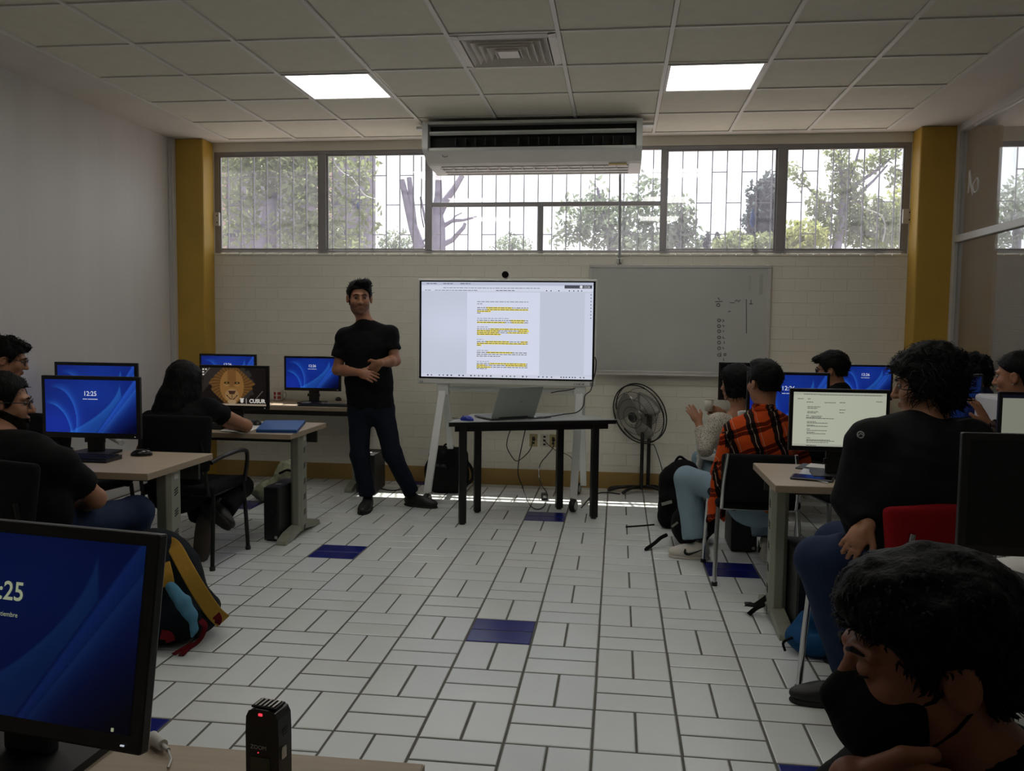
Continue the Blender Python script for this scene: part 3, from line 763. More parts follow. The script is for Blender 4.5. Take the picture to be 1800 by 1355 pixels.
# stand: a pair of A-shaped legs on castors
stx = (-.52, .60)
M_stand = mat('white_powder_coat', (208, 210, 206), .4, var=.03)
for x, sgn in zip(stx, (-1, 1)):
    MB().b2((x-.04, .06, 1.0), (x+.04, .10, 1.55)).build('mount_bar', M_stand, dp, bevel=.004)
    MB().b2((x-.045, -.01, .85), (x+.045, .08, .95)).build('bracket', M_stand, dp, bevel=.004)
    ft = x+(-.045 if sgn < 0 else -.02)
    l = MB(); l.prism([(-.03, -.018), (.03, -.018), (.03, .018), (-.03, .018)], 0, 1, Matrix(((1, 0, ft-.0-x, x), (0, 1, -.38, .03), (0, 0, -.82, .93), (0, 0, 0, 1)))); l.build('front_leg', M_stand, dp, bevel=.005)
    l = MB(); l.prism([(-.026, -.018), (.026, -.018), (.026, .018), (-.026, .018)], 0, 1, Matrix(((1, 0, .02, x+.01), (0, 1, .27, .05), (0, 0, -.84, .92), (0, 0, 0, 1)))); l.build('back_leg', M_stand, dp, bevel=.005)
    for y in (-.36, .33):
        w = MB().lathe((ft, y, .050), [(.001, -.022), (.040, -.022), (.050, -.014), (.050, .014), (.040, .022), (.001, .022)], (1, -.35, 0), 20).build('castor', M_black, dp)
        MB().lathe((ft, y, .050), [(.001, -.0235), (.033, -.0235), (.033, .0235), (.001, .0235)], (1, -.35, 0), 18).build('hub', mat('castor_hub', (170, 170, 165), .4, var=0), w)
        MB().b2((ft-.012, y-.012, .07), (ft+.012, y+.012, .10)).build('fork', M_black, w)
MB().b2((stx[0], .04, .88), (stx[1], .075, .92)).build('cross_bar', M_stand, dp, bevel=.004)
tag(MB().tube(spline([(.482, 3.06, 1.18), (.492, 3.05, 1.14), (.487, 3.045, 1.06), (.47, 3.04, .99), (.455, 2.98, .92), (.415, 2.9, .885), (.405, 2.87, .81), (.36, 2.78, .765), (.27, 2.68, .758), (.17, 2.62, .745), (.07, 2.56, .742)], 5), .0045, 8).build('video_cable', M_cable),
    'black cable hanging from the display down to the laptop', 'cable')
tag(MB().tube(spline([(.33, 3.02, .93), (.27, 2.99, .915), (.2, 2.95, .908), (.15, 2.9, .9)], 4), .004, 8).build('display_cable', M_cable), 'short black cable hanging under the display edge', 'cable')

# ---- wall sockets
for k, (x, mt, lb) in enumerate(((-.066, (170, 156, 112), 'cream power socket with a plug, left of three under the display'), (.032, (196, 190, 176), 'white socket plate, middle of three under the display'), (.11, (170, 156, 112), 'cream power socket with a plug, right of three under the display'))):
    s = tag(empty('wall_socket', (x, WALL_Y-.004, .408)), lb, 'socket', 'wall sockets below the display')
    MB().box((0, 0, 0), (.07, .010, .112), bev=.003).build('plate', mat('socket_plate_%s' % ('cream' if k != 1 else 'white'), mt, .4, var=.03), s)
    for z in ((.024, -.024) if k != 1 else (.034, 0, -.034)): MB().box((0, -.006, z), (.022, .004, .016), bev=.002).build('receptacle', M_dark, s)
    if k != 1: MB().box((.004, -.024, .012), (.026, .034, .026), bev=.005).build('plug', M_black, s)

# ---- trapezoid table with the laptop
TZ = .742; tA = Vector((-.505, 2.115, 0)); d = Vector((.934, .357, 0)).normalized(); nrm = Vector((-d.y, d.x, 0)); LT = 1.25
tb = tag(empty('trapezoid_table', tA), 'black-legged trapezoid table with grey top in front of the display', 'table')
M_ttop = mat('grey_laminate', (158, 162, 158), .35, var=.04, scale=8)
def tp(a, b, z=0): return d*a+nrm*b+Vector((0, 0, z))
poly = [(0, 0), (LT, 0), (LT-.27, .52), (.27, .52)]
Mt = Matrix(((d.x, nrm.x, 0, 0), (d.y, nrm.y, 0, 0), (0, 0, 1, 0), (0, 0, 0, 1)))
MB().prism(poly, TZ-.006, TZ, Mt).build('top', M_ttop, tb); MB().prism(poly, TZ-.034, TZ-.006, Mt).build('edge_band', M_blackmetal, tb, bevel=.003)
MB().prism([(.05, .04), (LT-.05, .04), (LT-.29, .48), (.29, .48)], TZ-.075, TZ-.034, Mt).build('apron', M_blackmetal, tb)
for a, b in ((.11, .045), (LT-.15, .045), (.29, .40), (LT-.31, .40)):
    lg_ = MB(); lg_.prism([(a-.026, b-.026), (a+.026, b-.026), (a+.026, b+.026), (a-.026, b+.026)], .012, TZ-.034, Mt); o = lg_.build('leg', M_blackmetal, tb, bevel=.006)
    MB().cyl(tp(a, b, 0), tp(a, b, .014), .02).build('glide', M_black, o)
lpp = PZ(906, 738, TZ); lp = empty('laptop', (lpp.x, lpp.y+.0, TZ), .68); tag(lp, 'open silver laptop seen from behind on the trapezoid table', 'laptop')
M_silver = mat('laptop_silver', (158, 166, 158), .35, .5, var=.02)
MB().box((0, .155, .012), (.37, .25, .014), bev=.004).build('base', mat('laptop_base', (110, 112, 110), .4, .4, var=.05), lp)
R_ = Matrix.Rotation(math.radians(-22), 3, 'X')
lid = MB().box((0, 0, .125), (.372, .008, .25), bev=.004).build('lid', M_silver, lp); lid.location = (0, .03, .020); lid.rotation_euler = (math.radians(27), 0, 0)
MB().box((.03, -.005, .13), (.022, .001, .004)).build('emblem', mat('laptop_emblem', (96, 100, 98), .3, .3, var=0), lid)
MB().cyl((-.12, .03, .018), (.12, .03, .018), .007).build('hinge', M_black, lp)
# mouse on the trapezoid table
def mouse(name, label, pos, rz, material, cable=None, size=1.0):
    r = tag(empty(name, pos, rz), label, 'mouse'); s = Solid()
    s.ell((0, 0, .006), (.030*size, .054*size, .030*size), k=.01); v, f = s.mesh(.004)
    v[:, 2] = np.maximum(v[:, 2], 0.001)
    mesh_obj('shell', v, f, material, r)
    MB().cyl((-.004, .03*size, .0285*size), (.004, .03*size, .0285*size), .007, n=14).build('scroll_wheel', M_black, r)
    if cable: MB().tube(spline([Vector(c) for c in cable], 5), .002, 6).build('cord', M_cable, r)
    return r
p = PZ(821, 739, TZ)
mouse('computer_mouse', 'blue computer mouse at the left end of the trapezoid table', (p.x, p.y, TZ), 1.2, mat('blue_mouse_plastic', (24, 44, 150), .3, var=.05), [(0, .05, .01), (.02, .12, .004), (.06, .16, .003), (.12, .15, .003)])
# cables around the table
def cable(pts, label, r=.0042, n=5, name='power_cable'): return tag(MB().tube(spline(pts, n), r, 7).build(name, M_cable), label, 'cable')
def onfloor(x, y, z=.006): return PZ(x, y, z)
q1 = [PY(937, 771, 3.715), PY(932, 790, 3.60), PY(918, 805, 3.45), PY(907, 810, 3.3), PY(898, 800, 3.15), PY(891, 785, 3.0), PY(893, 768, 2.85), PY(899, 752, 2.70)]
cable(q1, 'black cable looping from the left socket up to the table')
q2 = [PY(924, 752, 2.62), PY(918, 780, 2.75), PY(912, 810, 2.85), PY(911, 835, 2.9), PY(920, 860, 2.92), onfloor(927, 880), onfloor(936, 892), onfloor(947, 895), onfloor(956, 890), onfloor(959, 883, .03)]
cable(q2, 'black cable hanging from the table to the adapter on the floor')
ap = onfloor(957, 878, 0); ad = tag(empty('power_adapter', (ap.x, ap.y, 0), .2), 'small black power adapter lying on the tiles below the table', 'adapter')
MB().box((0, 0, .028), (.052, .07, .05), bev=.006).build('case', M_black, ad); MB().box((0, -.0355, .03), (.03, .001, .02)).build('sticker', mat('sticker', (180, 180, 175), .6, var=0), ad)
q3 = [PY(972, 774, 3.715), PY(973, 785, 3.65), PY(962, 800, 3.45), PY(950, 815, 3.3), PY(947, 835, 3.2), PY(952, 852, 3.15), onfloor(961, 866, .02), onfloor(960, 873, .04)]
cable(q3, 'black cable from the right socket down to the adapter')
cable([PY(955, 772, 3.735), PY(962, 780, 3.7), PY(978, 792, 3.6), PY(990, 796, 3.55), PY(1003, 803, 3.5), PY(1008, 815, 3.45)], 'thin cable from the middle socket running right behind the table leg', .003)
cable([onfloor(1022, 892), onfloor(1032, 880), onfloor(1040, 872), onfloor(1055, 866), onfloor(1072, 866), onfloor(1090, 868)], 'black cable on the tiles running from the stand to the fan', .005)
cable([(-.02, 2.44, TZ+.004), (-.1, 2.36, TZ+.03), (-.2, 2.33, TZ+.004), (-.3, 2.36, TZ+.004), (-.26, 2.42, TZ+.006), (-.17, 2.45, TZ+.02), (-.08, 2.5, TZ+.04), (.02, 2.47, TZ+.006), (.12, 2.47, TZ+.006), (.18, 2.52, TZ+.008)], 'tangled black cables around the laptop on the table', .0045)
cable([onfloor(714, 858), onfloor(690, 862), onfloor(668, 858), onfloor(652, 852)], 'black cable on the tiles behind the standing man', .005)

# ---- pedestal fan
fb = PZ(1127, 866, 0); fan = tag(empty('pedestal_fan', (fb.x, fb.y, 0)), 'black pedestal fan with wire cage beside the trapezoid table', 'fan'); F0 = fan.location
M_fan = mat('fan_black', (22, 19, 18), .35, .2, var=.05); M_blade = mat('fan_blade_steel', (158, 158, 150), .32, .6, var=.06)
hc = PY(1124, 727, F0.y-.02)-F0; axis = Vector((-.60, -.76, -.26)).normalized(); RF = frame(axis)
FR = .262
cg = MB(); N = 72
for rr, zz, th in ((FR, .02, .006), (FR, -.02, .006), (FR*.82, .062, .002), (FR*.6, .085, .002), (FR*.36, .1, .002), (FR*.8, -.06, .002), (FR*.5, -.085, .002)):
    cg.tube([hc+RF @ Vector((rr*math.cos(t), rr*math.sin(t), zz)) for t in np.linspace(0, 2*math.pi, 49)[:-1]], th, 6, closed=True)
cg.build('cage_ring', M_fan, fan)
wr = MB()
for k in range(N):
    t = k*2*math.pi/N; c, s = math.cos(t), math.sin(t)
    wr.tube([hc+RF @ Vector((r_*c, r_*s, z)) for r_, z in ((.06, .102), (.12, .098), (.19, .075), (.235, .047), (FR, .02))], .0011, 3)
    wr.tube([hc+RF @ Vector((r_*c, r_*s, z)) for r_, z in ((.06, -.095), (.14, -.088), (.21, -.058), (FR, -.02))], .0011, 3)
wr.build('cage_wire', mat('cage_wire_steel', (118, 116, 110), .3, .6, var=0), fan)
bdg = MB(); bdg.lathe(hc, [(.001, .112), (.03, .111), (.045, .106), (.045, .098), (.001, .096)], axis, 24); bdg = bdg.build('badge', M_black, fan)
for k in range(14):
    t = k*math.pi/7; MB().box(hc+RF @ Vector((.035*math.cos(t), .035*math.sin(t), .112)), (.008, .004, .003), RF @ Matrix.Rotation(t, 3, 'Z')).build('slot', M_blade, bdg)
for k in range(3):
    a0 = k*2*math.pi/3+.5; vs = []; nr, na = 7, 9
    for i in range(nr):
        r_ = .04+(.225-.04)*i/(nr-1); half = .28+.42*math.sin(math.pi*min(1, i/(nr-1)*.75+.05))
        for j in range(na):
            u = j/(na-1)*2-1; t = a0+u*half+.25*i/(nr-1)
            vs.append(hc+RF @ Vector((r_*math.cos(t), r_*math.sin(t), .032*u*(.5+.5*i/(nr-1))+.01)))
    fs = [(i*na+j, i*na+j+1, (i+1)*na+j+1, (i+1)*na+j) for i in range(nr-1) for j in range(na-1)]
    o = MB().add(vs, fs, 0, True).build('blade', M_blade, fan); sd = o.modifiers.new('thick', 'SOLIDIFY'); sd.thickness = .002
MB().lathe(hc, [(.001, .045), (.04, .045), (.045, -.01), (.001, -.012)], axis, 20).build('rotor_hub', M_blade, fan)
MB().lathe(hc, [(.001, -.08), (.055, -.085), (.068, -.12), (.06, -.20), (.03, -.225), (.001, -.226)], axis, 20).build('motor', M_fan, fan)
mp = hc-axis*.15
MB().tube([mp, mp+Vector((0, 0, -.1)), Vector((mp.x, mp.y, hc.z-.2))], .024, 10).build('yoke', M_fan, fan)
for x_, y_ in ((mp.x, mp.y), (0, 0)):
    MB().cyl((x_, y_, .03), (x_, y_, hc.z-.12 if x_ else hc.z-.16), .016, n=14).build('post', M_fan, fan)
for k, (ex, ey) in enumerate(((-.28, -.02), (-.16, -.12), (.22, -.06), (.2, .12))):
    MB().tube(spline([(mp.x*.5, mp.y*.5, .045), (ex*.5, ey*.5, .05), (ex*.85, ey*.85, .03), (ex, ey, .014)], 5), .014, 8).build('foot', M_fan, fan)
MB().tube(spline([(-.27, -.02, .018), (-.26, .03, .03), (-.17, .04, .04), (-.02, .0, .045)], 5), .012, 8).build('foot_brace', M_fan, fan)
cable([F0+mp+Vector((.02, 0, -.32)), F0+Vector((.1, -.1, .42)), F0+Vector((.16, -.16, .25)), F0+Vector((.22, -.1, .006)), F0+Vector((.3, .1, .006))], 'thin black fan cord hanging from the fan post', .004)
# ================================================================== desks, computers, chairs, bags
DZ = .72
M_desk = mat('desk_laminate', (168, 152, 130), .45, var=.07, scale=5, stretch=(1, 12, 1), bump=.02, bscale=60)
M_deskedge = mat('desk_edge_band', (150, 134, 112), .5, var=.05)
M_leg = mat('desk_leg_enamel', (140, 142, 126), .42, .1, var=.03); M_beam = mat('desk_beam', (42, 42, 38), .5, var=.05)
M_slot = mat('slot_dark', (18, 18, 16), .8, var=0)
def desk(label, x0, x1, y0, y1, legs=('a', 'b'), z=DZ, th=.032, group='computer desks'):
    t = tag(empty('computer_desk', ((x0+x1)/2, (y0+y1)/2, 0)), label, 'desk', group); hx, hy = (x1-x0)/2, (y1-y0)/2
    MB().b2((-hx, -hy, z-th), (hx, hy, z)).build('desktop', [M_desk], t, bevel=.003)
    MB().b2((-hx, -hy-.0015, z-th), (hx, -hy, z-.002)).b2((-hx-.0015, -hy, z-th), (-hx, hy, z-.002)).b2((hx, -hy, z-th), (hx+.0015, hy, z-.002)).build('edge_band', M_deskedge, t)
    MB().b2((-hx+.06, -.04, z-th-.06), (hx-.06, .0, z-th)).build('beam', M_beam, t)
    MB().b2((-hx+.05, hy-.06, z-th-.10), (hx-.05, hy-.04, z-th)).build('cable_tray', M_beam, t)
    for s in legs:
        sx = -1 if s == 'a' else 1; x = sx*(hx-.075); l = empty('leg', (x, 0, 0)); l.parent = t
        p = MB(); n = 8; w, dpt = .040, .062
        poly = [(-w, -dpt+.02), (-w+.02, -dpt), (w-.02, -dpt), (w, -dpt+.02), (w, dpt-.02), (w-.02, dpt), (-w+.02, dpt), (-w, dpt-.02)]
        p.prism(poly, .06, z-th); p.build('pillar', M_leg, l, bevel=.003)
        for k in range(6):
            zz = z-th-.10-k*.105; q = MB()
            for j in range(3): q.box((sx*(w+.0008), -.0, zz-j*.013), (.0016, .034, .005), Matrix.Rotation(.35*1, 3, 'X'))
            q.build('slot', M_slot, l)
        MB().box((sx*(w+.001), 0, z-th-.035), (.002, .04, .03), bev=.0008).build('sticker', mat('leg_sticker', (176, 176, 170), .5, var=0), l)
        ft = MB(); pts = [(-hy+.02, .0), (-hy+.03, .03), (-hy+.12, .058), (-.05, .075), (.05, .075), (hy-.12, .058), (hy-.03, .03), (hy-.02, 0), (hy-.09, 0), (.06, .03), (-.06, .03), (-hy+.09, 0)]
        ft.prism(pts, -.032, .032, Matrix(((0, 0, 1, 0), (1, 0, 0, 0), (0, 1, 0, 0), (0, 0, 0, 1)))); ft.build('foot', M_leg, l, bevel=.008)
    return t
desk('front-left desk with light wood top and grey slotted leg', -2.75, -1.48, -.05, .58, ('b',))
desk('second left desk holding the blue folder, beside the black computer tower', -2.75, -1.375, 1.40, 2.06, ('b',))
desk('desk against the window wall holding the mug', -2.95, -1.50, 3.13, 3.72, ('b',))
desk('right-hand desk with grey slotted leg beside the large seated man', 1.375, 2.95, .195, .83, ('a',))
desk('right desk half hidden by the man in the plaid shirt', 1.64, 3.2, 1.80, 2.40, ('b',))
desk('desk against the window wall on the right', 1.55, 3.0, 3.13, 3.72, ('a', 'b'))
desk('nearest desk at the bottom edge holding the audio recorder', -1.20, .365, -3.02, -2.385, ('b',))
desk('right foreground desk under the dark monitor', 1.66, 3.15, -1.60, -.98, ('b',))

# ---- monitors
def wallpaper(u, v):
    """deep blue ground with lighter folded ribbons"""
    u = np.asarray(u); v = np.asarray(v); base = np.array([.003, .011, .13]); n = len(u)
    c = np.tile(base, (n, 1))*(1.0+1.0*np.exp(-((u-.12)**2+(v-.85)**2)/.12))[:, None]
    c += np.array([.002, .014, .09])*np.exp(-((u-.55)**2+(v-.25)**2)/.15)[:, None]
    def ribbon(f, width, col, soft=.012):       # light just right of the edge, fading away from it
        d = f; a = np.clip(d/soft, 0, 1)*np.exp(-np.clip(d, 0, 9)/width); return a[:, None]*np.array(col)
    e1 = np.where(u < .33, .33-np.sqrt(np.clip(1-((.95-v)/.86)**2, 0, 1))*0+0*u, 0)
    r1 = np.hypot((u-.10)/.24, (v-.78)/.62)-1
    c += ribbon(r1, .10, (.012, .075, .26))*(v > .08)[:, None]*np.clip((u-.05)/.2, 0, 1)[:, None]
    r2 = np.hypot((u-.02)/.26, (v-1.1)/.64)-1
    c += ribbon(r2, .07, (.014, .10, .30))*np.clip(u/.12, 0, 1)[:, None]
    al = .825-.02*v-.55*v*v; d1 = .975-.41*v; d2 = 1.06-.46*v; ar = np.minimum(.824+.07*v, d1)
    ina = np.clip((u-al)/.012, 0, 1)*np.clip((ar-u)/.010, 0, 1); c += (ina*(.45+.55*np.exp(-np.clip(u-al, 0, 1)/.06)))[:, None]*np.array((.008, .062, .16))
    c += ribbon(u-d1, .09, (.010, .055, .25))*(u < d2)[:, None]; c += ribbon(u-d2, .05, (.014, .075, .26))
    dark = np.clip((u+v*.75-1.26)*2.6, 0, 1); c *= (1-.88*dark)[:, None]
    return np.clip(c, 0, 1)
def lion(u, v):
    c = np.tile(sl((28, 22, 20)), (len(u), 1)); x = (u-.47)/.30; y = (v-.46)/.52; r = np.hypot(x, y); ang = np.arctan2(y, x)
    diag = (np.abs(u-.45)+np.abs(v-.45)*.62 < .40)
    c[(u+v*.5 < .34)] = sl((52, 46, 42))
    mane = (r+.07*np.sin(ang*13)+.04*np.sin(ang*29) < 1.12); hair = .6+.4*np.sin(ang*34+r*9)
    c[mane & diag] = (sl((112, 78, 40))[None]*(.5+.7*hair[mane & diag])[:, None])
    c[mane & ~diag & (u > .6)] = sl((52, 50, 46))
    face = ((x/.62)**2+((y-.05)/.86)**2 < 1); c[face] = sl((150, 108, 58)); 
    fore = face & (np.abs(x) < .22) & (y < .1); c[fore] = sl((128, 88, 46))
    for s in (-1, 1):
        eye = ((x-s*.27)/.14)**2+((y+.12)/.06)**2 < 1; c[eye] = sl((34, 24, 14)); ir = ((x-s*.27)/.06)**2+((y+.12)/.045)**2 < 1; c[ir] = sl((120, 100, 56))
        un = ((x-s*.25)/.16)**2+((y-.02)/.04)**2 < 1; c[un] = sl((160, 122, 74))
    muz = (x/.36)**2+((y-.52)/.34)**2 < 1; c[muz] = sl((166, 130, 86))
    nose = (np.abs(x) < .20-.45*(y-.30)) & (y > .28) & (y < .46); c[nose] = sl((70, 44, 34))
    mouth = (np.abs(y-.62-.12*np.cos(x*9)) < .03) & (np.abs(x) < .3); c[mouth] = sl((50, 34, 26)); c[(np.abs(x) < .02) & (y > .45) & (y < .68)] = sl((60, 40, 30))
    chin = (x/.22)**2+((y-.86)/.12)**2 < 1; c[chin] = sl((176, 148, 110))
    ln = (np.abs((u-.90)+(v-.70)*.5) < .006) & (v > .60) & (v < .80); c[ln] = sl((120, 112, 104)); ln = (np.abs((u-.10)+(v-.06)*.5) < .008) & (v < .2); c[ln] = sl((130, 124, 118))
    c[v > .955] = sl((176, 160, 140)); return c
def page(u, v): 
    c = np.tile(sl((172, 176, 158)), (len(u), 1)); c[v < .05] = sl((160, 164, 148)); c[v > .965] = sl((158, 162, 148)); return c*(1-.10*np.clip(u-.3, 0, 1))[:, None]
def black(u, v): return np.zeros((len(u), 3))+.0008
M_bezel = mat('monitor_bezel', (13, 13, 14), .38, var=.08); M_mon = mat('monitor_shell', (18, 18, 19), .55, var=.06)
M_win = screen_mat('lockscreen_lit', 1.0); M_win2 = screen_mat('lockscreen_dim', .15); M_pg = screen_mat('page_lit', .92); M_pgd = screen_mat('page_dim', .42); M_lion = screen_mat('lion_lit', .55)
M_clock = emit('clock_white', (222, 226, 238), .75); M_clockd = emit('clock_dim', (150, 158, 130), .75)
mon_src = {}
def monitor(label, x0, x1, yt, yb, Y, pic, screen_material, clock=None, yaw=0.0, tilt=0.0, base=DZ, res=(120, 68), size=None, grp='computer monitors', cmat=None, date=True, stand=True):
    a = PY(x0, yt, Y); b = PY(x1, yt, Y); c = PY((x0+x1)/2, yb, Y)
    w = abs(b.x-a.x) if size is None else size[0]; h = (a.z+b.z)/2-c.z if size is None else size[1]
    cx = (a.x+b.x)/2; zt = (a.z+b.z)/2
    t = tag(empty('monitor', (cx, Y, base), yaw), label, 'monitor', grp); z1 = zt-base; z0 = z1-h
    head = MB().b2((-w/2, 0, z0), (w/2, .022, z1)); o = head.build('bezel', M_bezel, t, bevel=.004)
    bk = MB(); bk.prism([(-w*.38, z0+h*.1), (w*.38, z0+h*.1), (w*.33, z0+h*.85), (-w*.33, z0+h*.85)], .022, .05, Matrix(((1, 0, 0, 0), (0, 0, 1, 0), (0, 1, 0, 0), (0, 0, 0, 1)))); bk.build('back_shell', M_mon, t, bevel=.006)
    bz = .019*w/.5; s = screen_grid('screen', res[0], res[1], -w/2+bz, w/2-bz, z0+bz*1.35, z1-bz*.95, -.0008, pic, screen_material, t)
    if stand:
        MB().b2((-.045, .03, .012), (.045, .055, z0+h*.45)).build('stand_neck', M_mon, t, bevel=.006)
        MB().b2((-.055, .026, .06), (.055, .04, .085)).build('cable_clip', M_bezel, t)
        bs = MB(); bs.prism([(-.12, -.06), (.12, -.06), (.10, .12), (-.10, .12)], .0, .014); bs.build('stand_base', M_mon, t, bevel=.004)
    MB().box((w/2-.03, -.0012, z0+bz*.6), (.006, .002, .002)).build('power_led', emit('led_white', (190, 200, 210), .8), t)
    if tilt:
        piv = Matrix.Translation((0, .02, z0+h*.4)); M_ = piv @ Matrix.Rotation(tilt, 4, 'X') @ piv.inverted()
        for ch in t.children:
            if not ch.name.startswith(('stand', 'cable')): ch.matrix_basis = M_
    if clock:
        cm_ = cmat or M_clock; ch = h*.105
        text_part('clock_text', clock, ch, Matrix.Translation((0, -.0022, z1-h*.315)) @ F_screen, cm_, s, bold=.0003*w/.5)
        if date is True: MB().b2((-w*.075, -.002, z1-h*.375), (-w*.03, -.001, z1-h*.365)).b2((-w*.022, -.002, z1-h*.375), (w*.075, -.001, z1-h*.365)).build('date_line', cm_, s)
    return t, s, w, h, z0, z1
monitor('lit blue lock-screen monitor reading 12:25 on the front-left desk', 72, 245, 661, 770, .42, wallpaper, M_win, '12:25')
monitor('blue lock-screen monitor showing above the front-left one', 95, 241, 637, 737, 1.80, wallpaper, M_win, '12:26')
monitor('blue lock-screen monitor just above the lion-picture monitor', 350, 450, 622, 688, 3.45, wallpaper, M_win, '12:26')
monitor('blue lock-screen monitor beside the standing man, on the window-wall desk', 499, 599, 626, 687, 3.42, wallpaper, M_win, '12:26')
t, s, w, h, z0, z1 = monitor('monitor showing a lion face on the second left desk', 350, 472, 642, 719, 1.88, lion, M_lion, res=(200, 120))
M_lw = emit('lion_lettering', (214, 208, 200), .7)
text_part('lettering', 'CUSUR', .036, Matrix.Translation((w*.335, -.0022, z0+h*.155)) @ F_screen, M_lw, s, bold=.0016)
MB().b2((w*.175, -.002, z0+h*.13), (w*.18, -.001, z0+h*.25)).build('divider', M_lw, s)
cr = MB(); cr.box((w*.115, -.0015, z0+h*.21), (.022, .001, .026)).box((w*.115, -.0015, z0+h*.165), (.014, .001, .01)).box((w*.115, -.0015, z0+h*.245), (.03, .001, .006)); tag(cr.build('crest', M_lw, s), kind='stuff')
ic = MB()
for k, (u_, v_) in enumerate(((.02, .03), (.02, .09), (.06, .03), (.02, .15))): ic.box((-w*.46+w*u_, -.0015, z1-h*(.07+v_)), (.012, .001, .010))
tag(ic.build('desktop_icon', M_lw, s), kind='stuff')
t, s, w, h, z0, z1 = monitor('lit monitor with a pale web page in front of the large seated man', 1389, 1566, 684, 794, .46, page, M_pg)
pt = MB(); rnd = random.Random(3)
def pgbox(mb, u0, u1, v0, v1): mb.b2((-w/2+w*u0, -.0016, z1-h*v0), (-w/2+w*u1, -.001, z1-h*v1))
for v_, u0, u1 in ((.09, .14, .3), (.095, .3, .92), (.165, .08, .14), (.165, .18, .21), (.19, .86, .92), (.215, .17, .24), (.22, .35, .46), (.215, .5, .56), (.29, .18, .31), (.315, .18, .28), (.33, .5, .56), (.375, .5, .55), (.37, .18, .29), (.39, .18, .27), (.43, .17, .2), (.44, .22, .33), (.46, .17, .32), (.475, .17, .45), (.53, .18, .27), (.55, .18, .39), (.585, .18, .26), (.6, .18, .39), (.645, .18, .21), (.67, .18, .38), (.70, .18, .26), (.72, .18, .37), (.79, .18, .22), (.82, .18, .42), (.835, .18, .46), (.86, .18, .4), (.91, .18, .28)):
    u = u0
    while u < u1-.002: e = min(u+rnd.uniform(.01, .03), u1); pgbox(pt, u, e, v_-.006, v_+.004); u = e+.004
tag(pt.build('page_text', emit('page_ink', (104, 106, 98), .55), s), kind='stuff')
monitor('blue lock-screen monitor partly behind the man in the plaid shirt', 1314, 1460, 654, 755, 1.98, wallpaper, M_win, '12:26')
monitor('blue lock-screen monitor behind the boy with dark glasses', 1473, 1571, 641, 703, 3.42, wallpaper, M_win, '12:26')
monitor('dark monitor edge behind the woman in the lace blouse', 1264, 1360, 637, 704, 3.42, black, M_win2)
monitor('dim blue monitor behind the large seated man, by the white box', 1640, 1724, 658, 720, 1.98, wallpaper, M_win2, yaw=.5, size=(.47, .30))
t, s, w, h, z0, z1 = monitor('monitor with a dim pale page at the right edge', 1757, 1930, 690, 800, .46, page, M_pgd)
MB().b2((-w*.47, -.0016, z1-h*.045), (w*.47, -.001, z1-h*.10)).build('title_bar', emit('title_bar_dark', (24, 26, 40), .4), s)
monitor('large switched-off dark monitor in the right foreground', 1702, 2052, 765, 990, -1.22, black, screen_mat('screen_off', .1, rough=.5), size=(.53, .34))
t, s, w, h, z0, z1 = monitor('big dim lock-screen monitor cut off in the left foreground', -285, 290, 925, 1290, -2.50, wallpaper, M_win2, None, yaw=-.15, tilt=-.16, size=(.515, .318), res=(200, 120))
t.location.x += .008
text_part('clock_text', '12:25', .040, Matrix.Translation((-.018, -.0022, z1-h*.375)) @ F_screen, M_clockd, s, bold=.0006)
text_part('date_text', 'de septiembre', .0105, Matrix.Translation((-.012, -.0022, z1-h*.455)) @ F_screen, M_clockd, s)
MB().box((w*.405, -.0018, z0+h*.10), (.004, .001, .005)).build('tray_icon', M_clockd, s)

# ---- keyboards and mice
M_key = mat('key_plastic', (26, 26, 27), .5, var=0)
def keyboard(label, pos, rz=0.0, w=.44, d=.14):
    k = tag(empty('keyboard', pos, rz), label, 'keyboard', 'keyboards'); b = MB(); b.prism([(-d/2, 0), (d/2, 0), (d/2, .022), (-d/2, .011)], -w/2, w/2, Matrix(((0, 0, 1, 0), (1, 0, 0, 0), (0, 1, 0, 0), (0, 0, 0, 1)))); b.build('tray', M_black, k, bevel=.003)
    for r in range(5):
        y = d/2-.022-r*.023; q = MB(); z = .011+(y+d/2)/d*.011+.003
        for c in range(18):
            if 14 < c < 15: continue
            q.box((-w/2+.018+c*.0238, y, z), (.019, .018, .006))
        tag(q.build('key_row', M_key, k), kind='stuff')
    return k
keyboard('black keyboard under the front-left 12:25 monitor', (-2.05, .24, DZ+.001), .02)
keyboard('black keyboard on the window-wall desk below the 12:26 monitor', (-1.80, 3.24, DZ+.001), 0)
keyboard('black keyboard on the second left desk in front of the lion monitor', (-2.12, 1.60, DZ+.001), 0)
keyboard('keyboard on the far right desk by the dim blue monitor', (2.62, 1.93, DZ+.001), 0)
p = PZ(249, 801, DZ); mouse('computer_mouse', 'black mouse on the front-left desk', (p.x, p.y, DZ), -1.1, mat('black_gloss_plastic', (15, 15, 16), .22, var=0))
p = PZ(599, 704, DZ); mouse('computer_mouse', 'black mouse on the window-wall desk beside the standing man', (p.x-.02, p.y, DZ), .3, MATS['black_gloss_plastic'], [(0, .05, .012), (-.02, .10, .004), (-.12, .18, .003), (-.2, .22, .003)])
p = PZ(450, 748, DZ); mouse('computer_mouse', 'black mouse beside the blue folder', (p.x, p.y+.02, DZ), .4, MATS['black_gloss_plastic'])

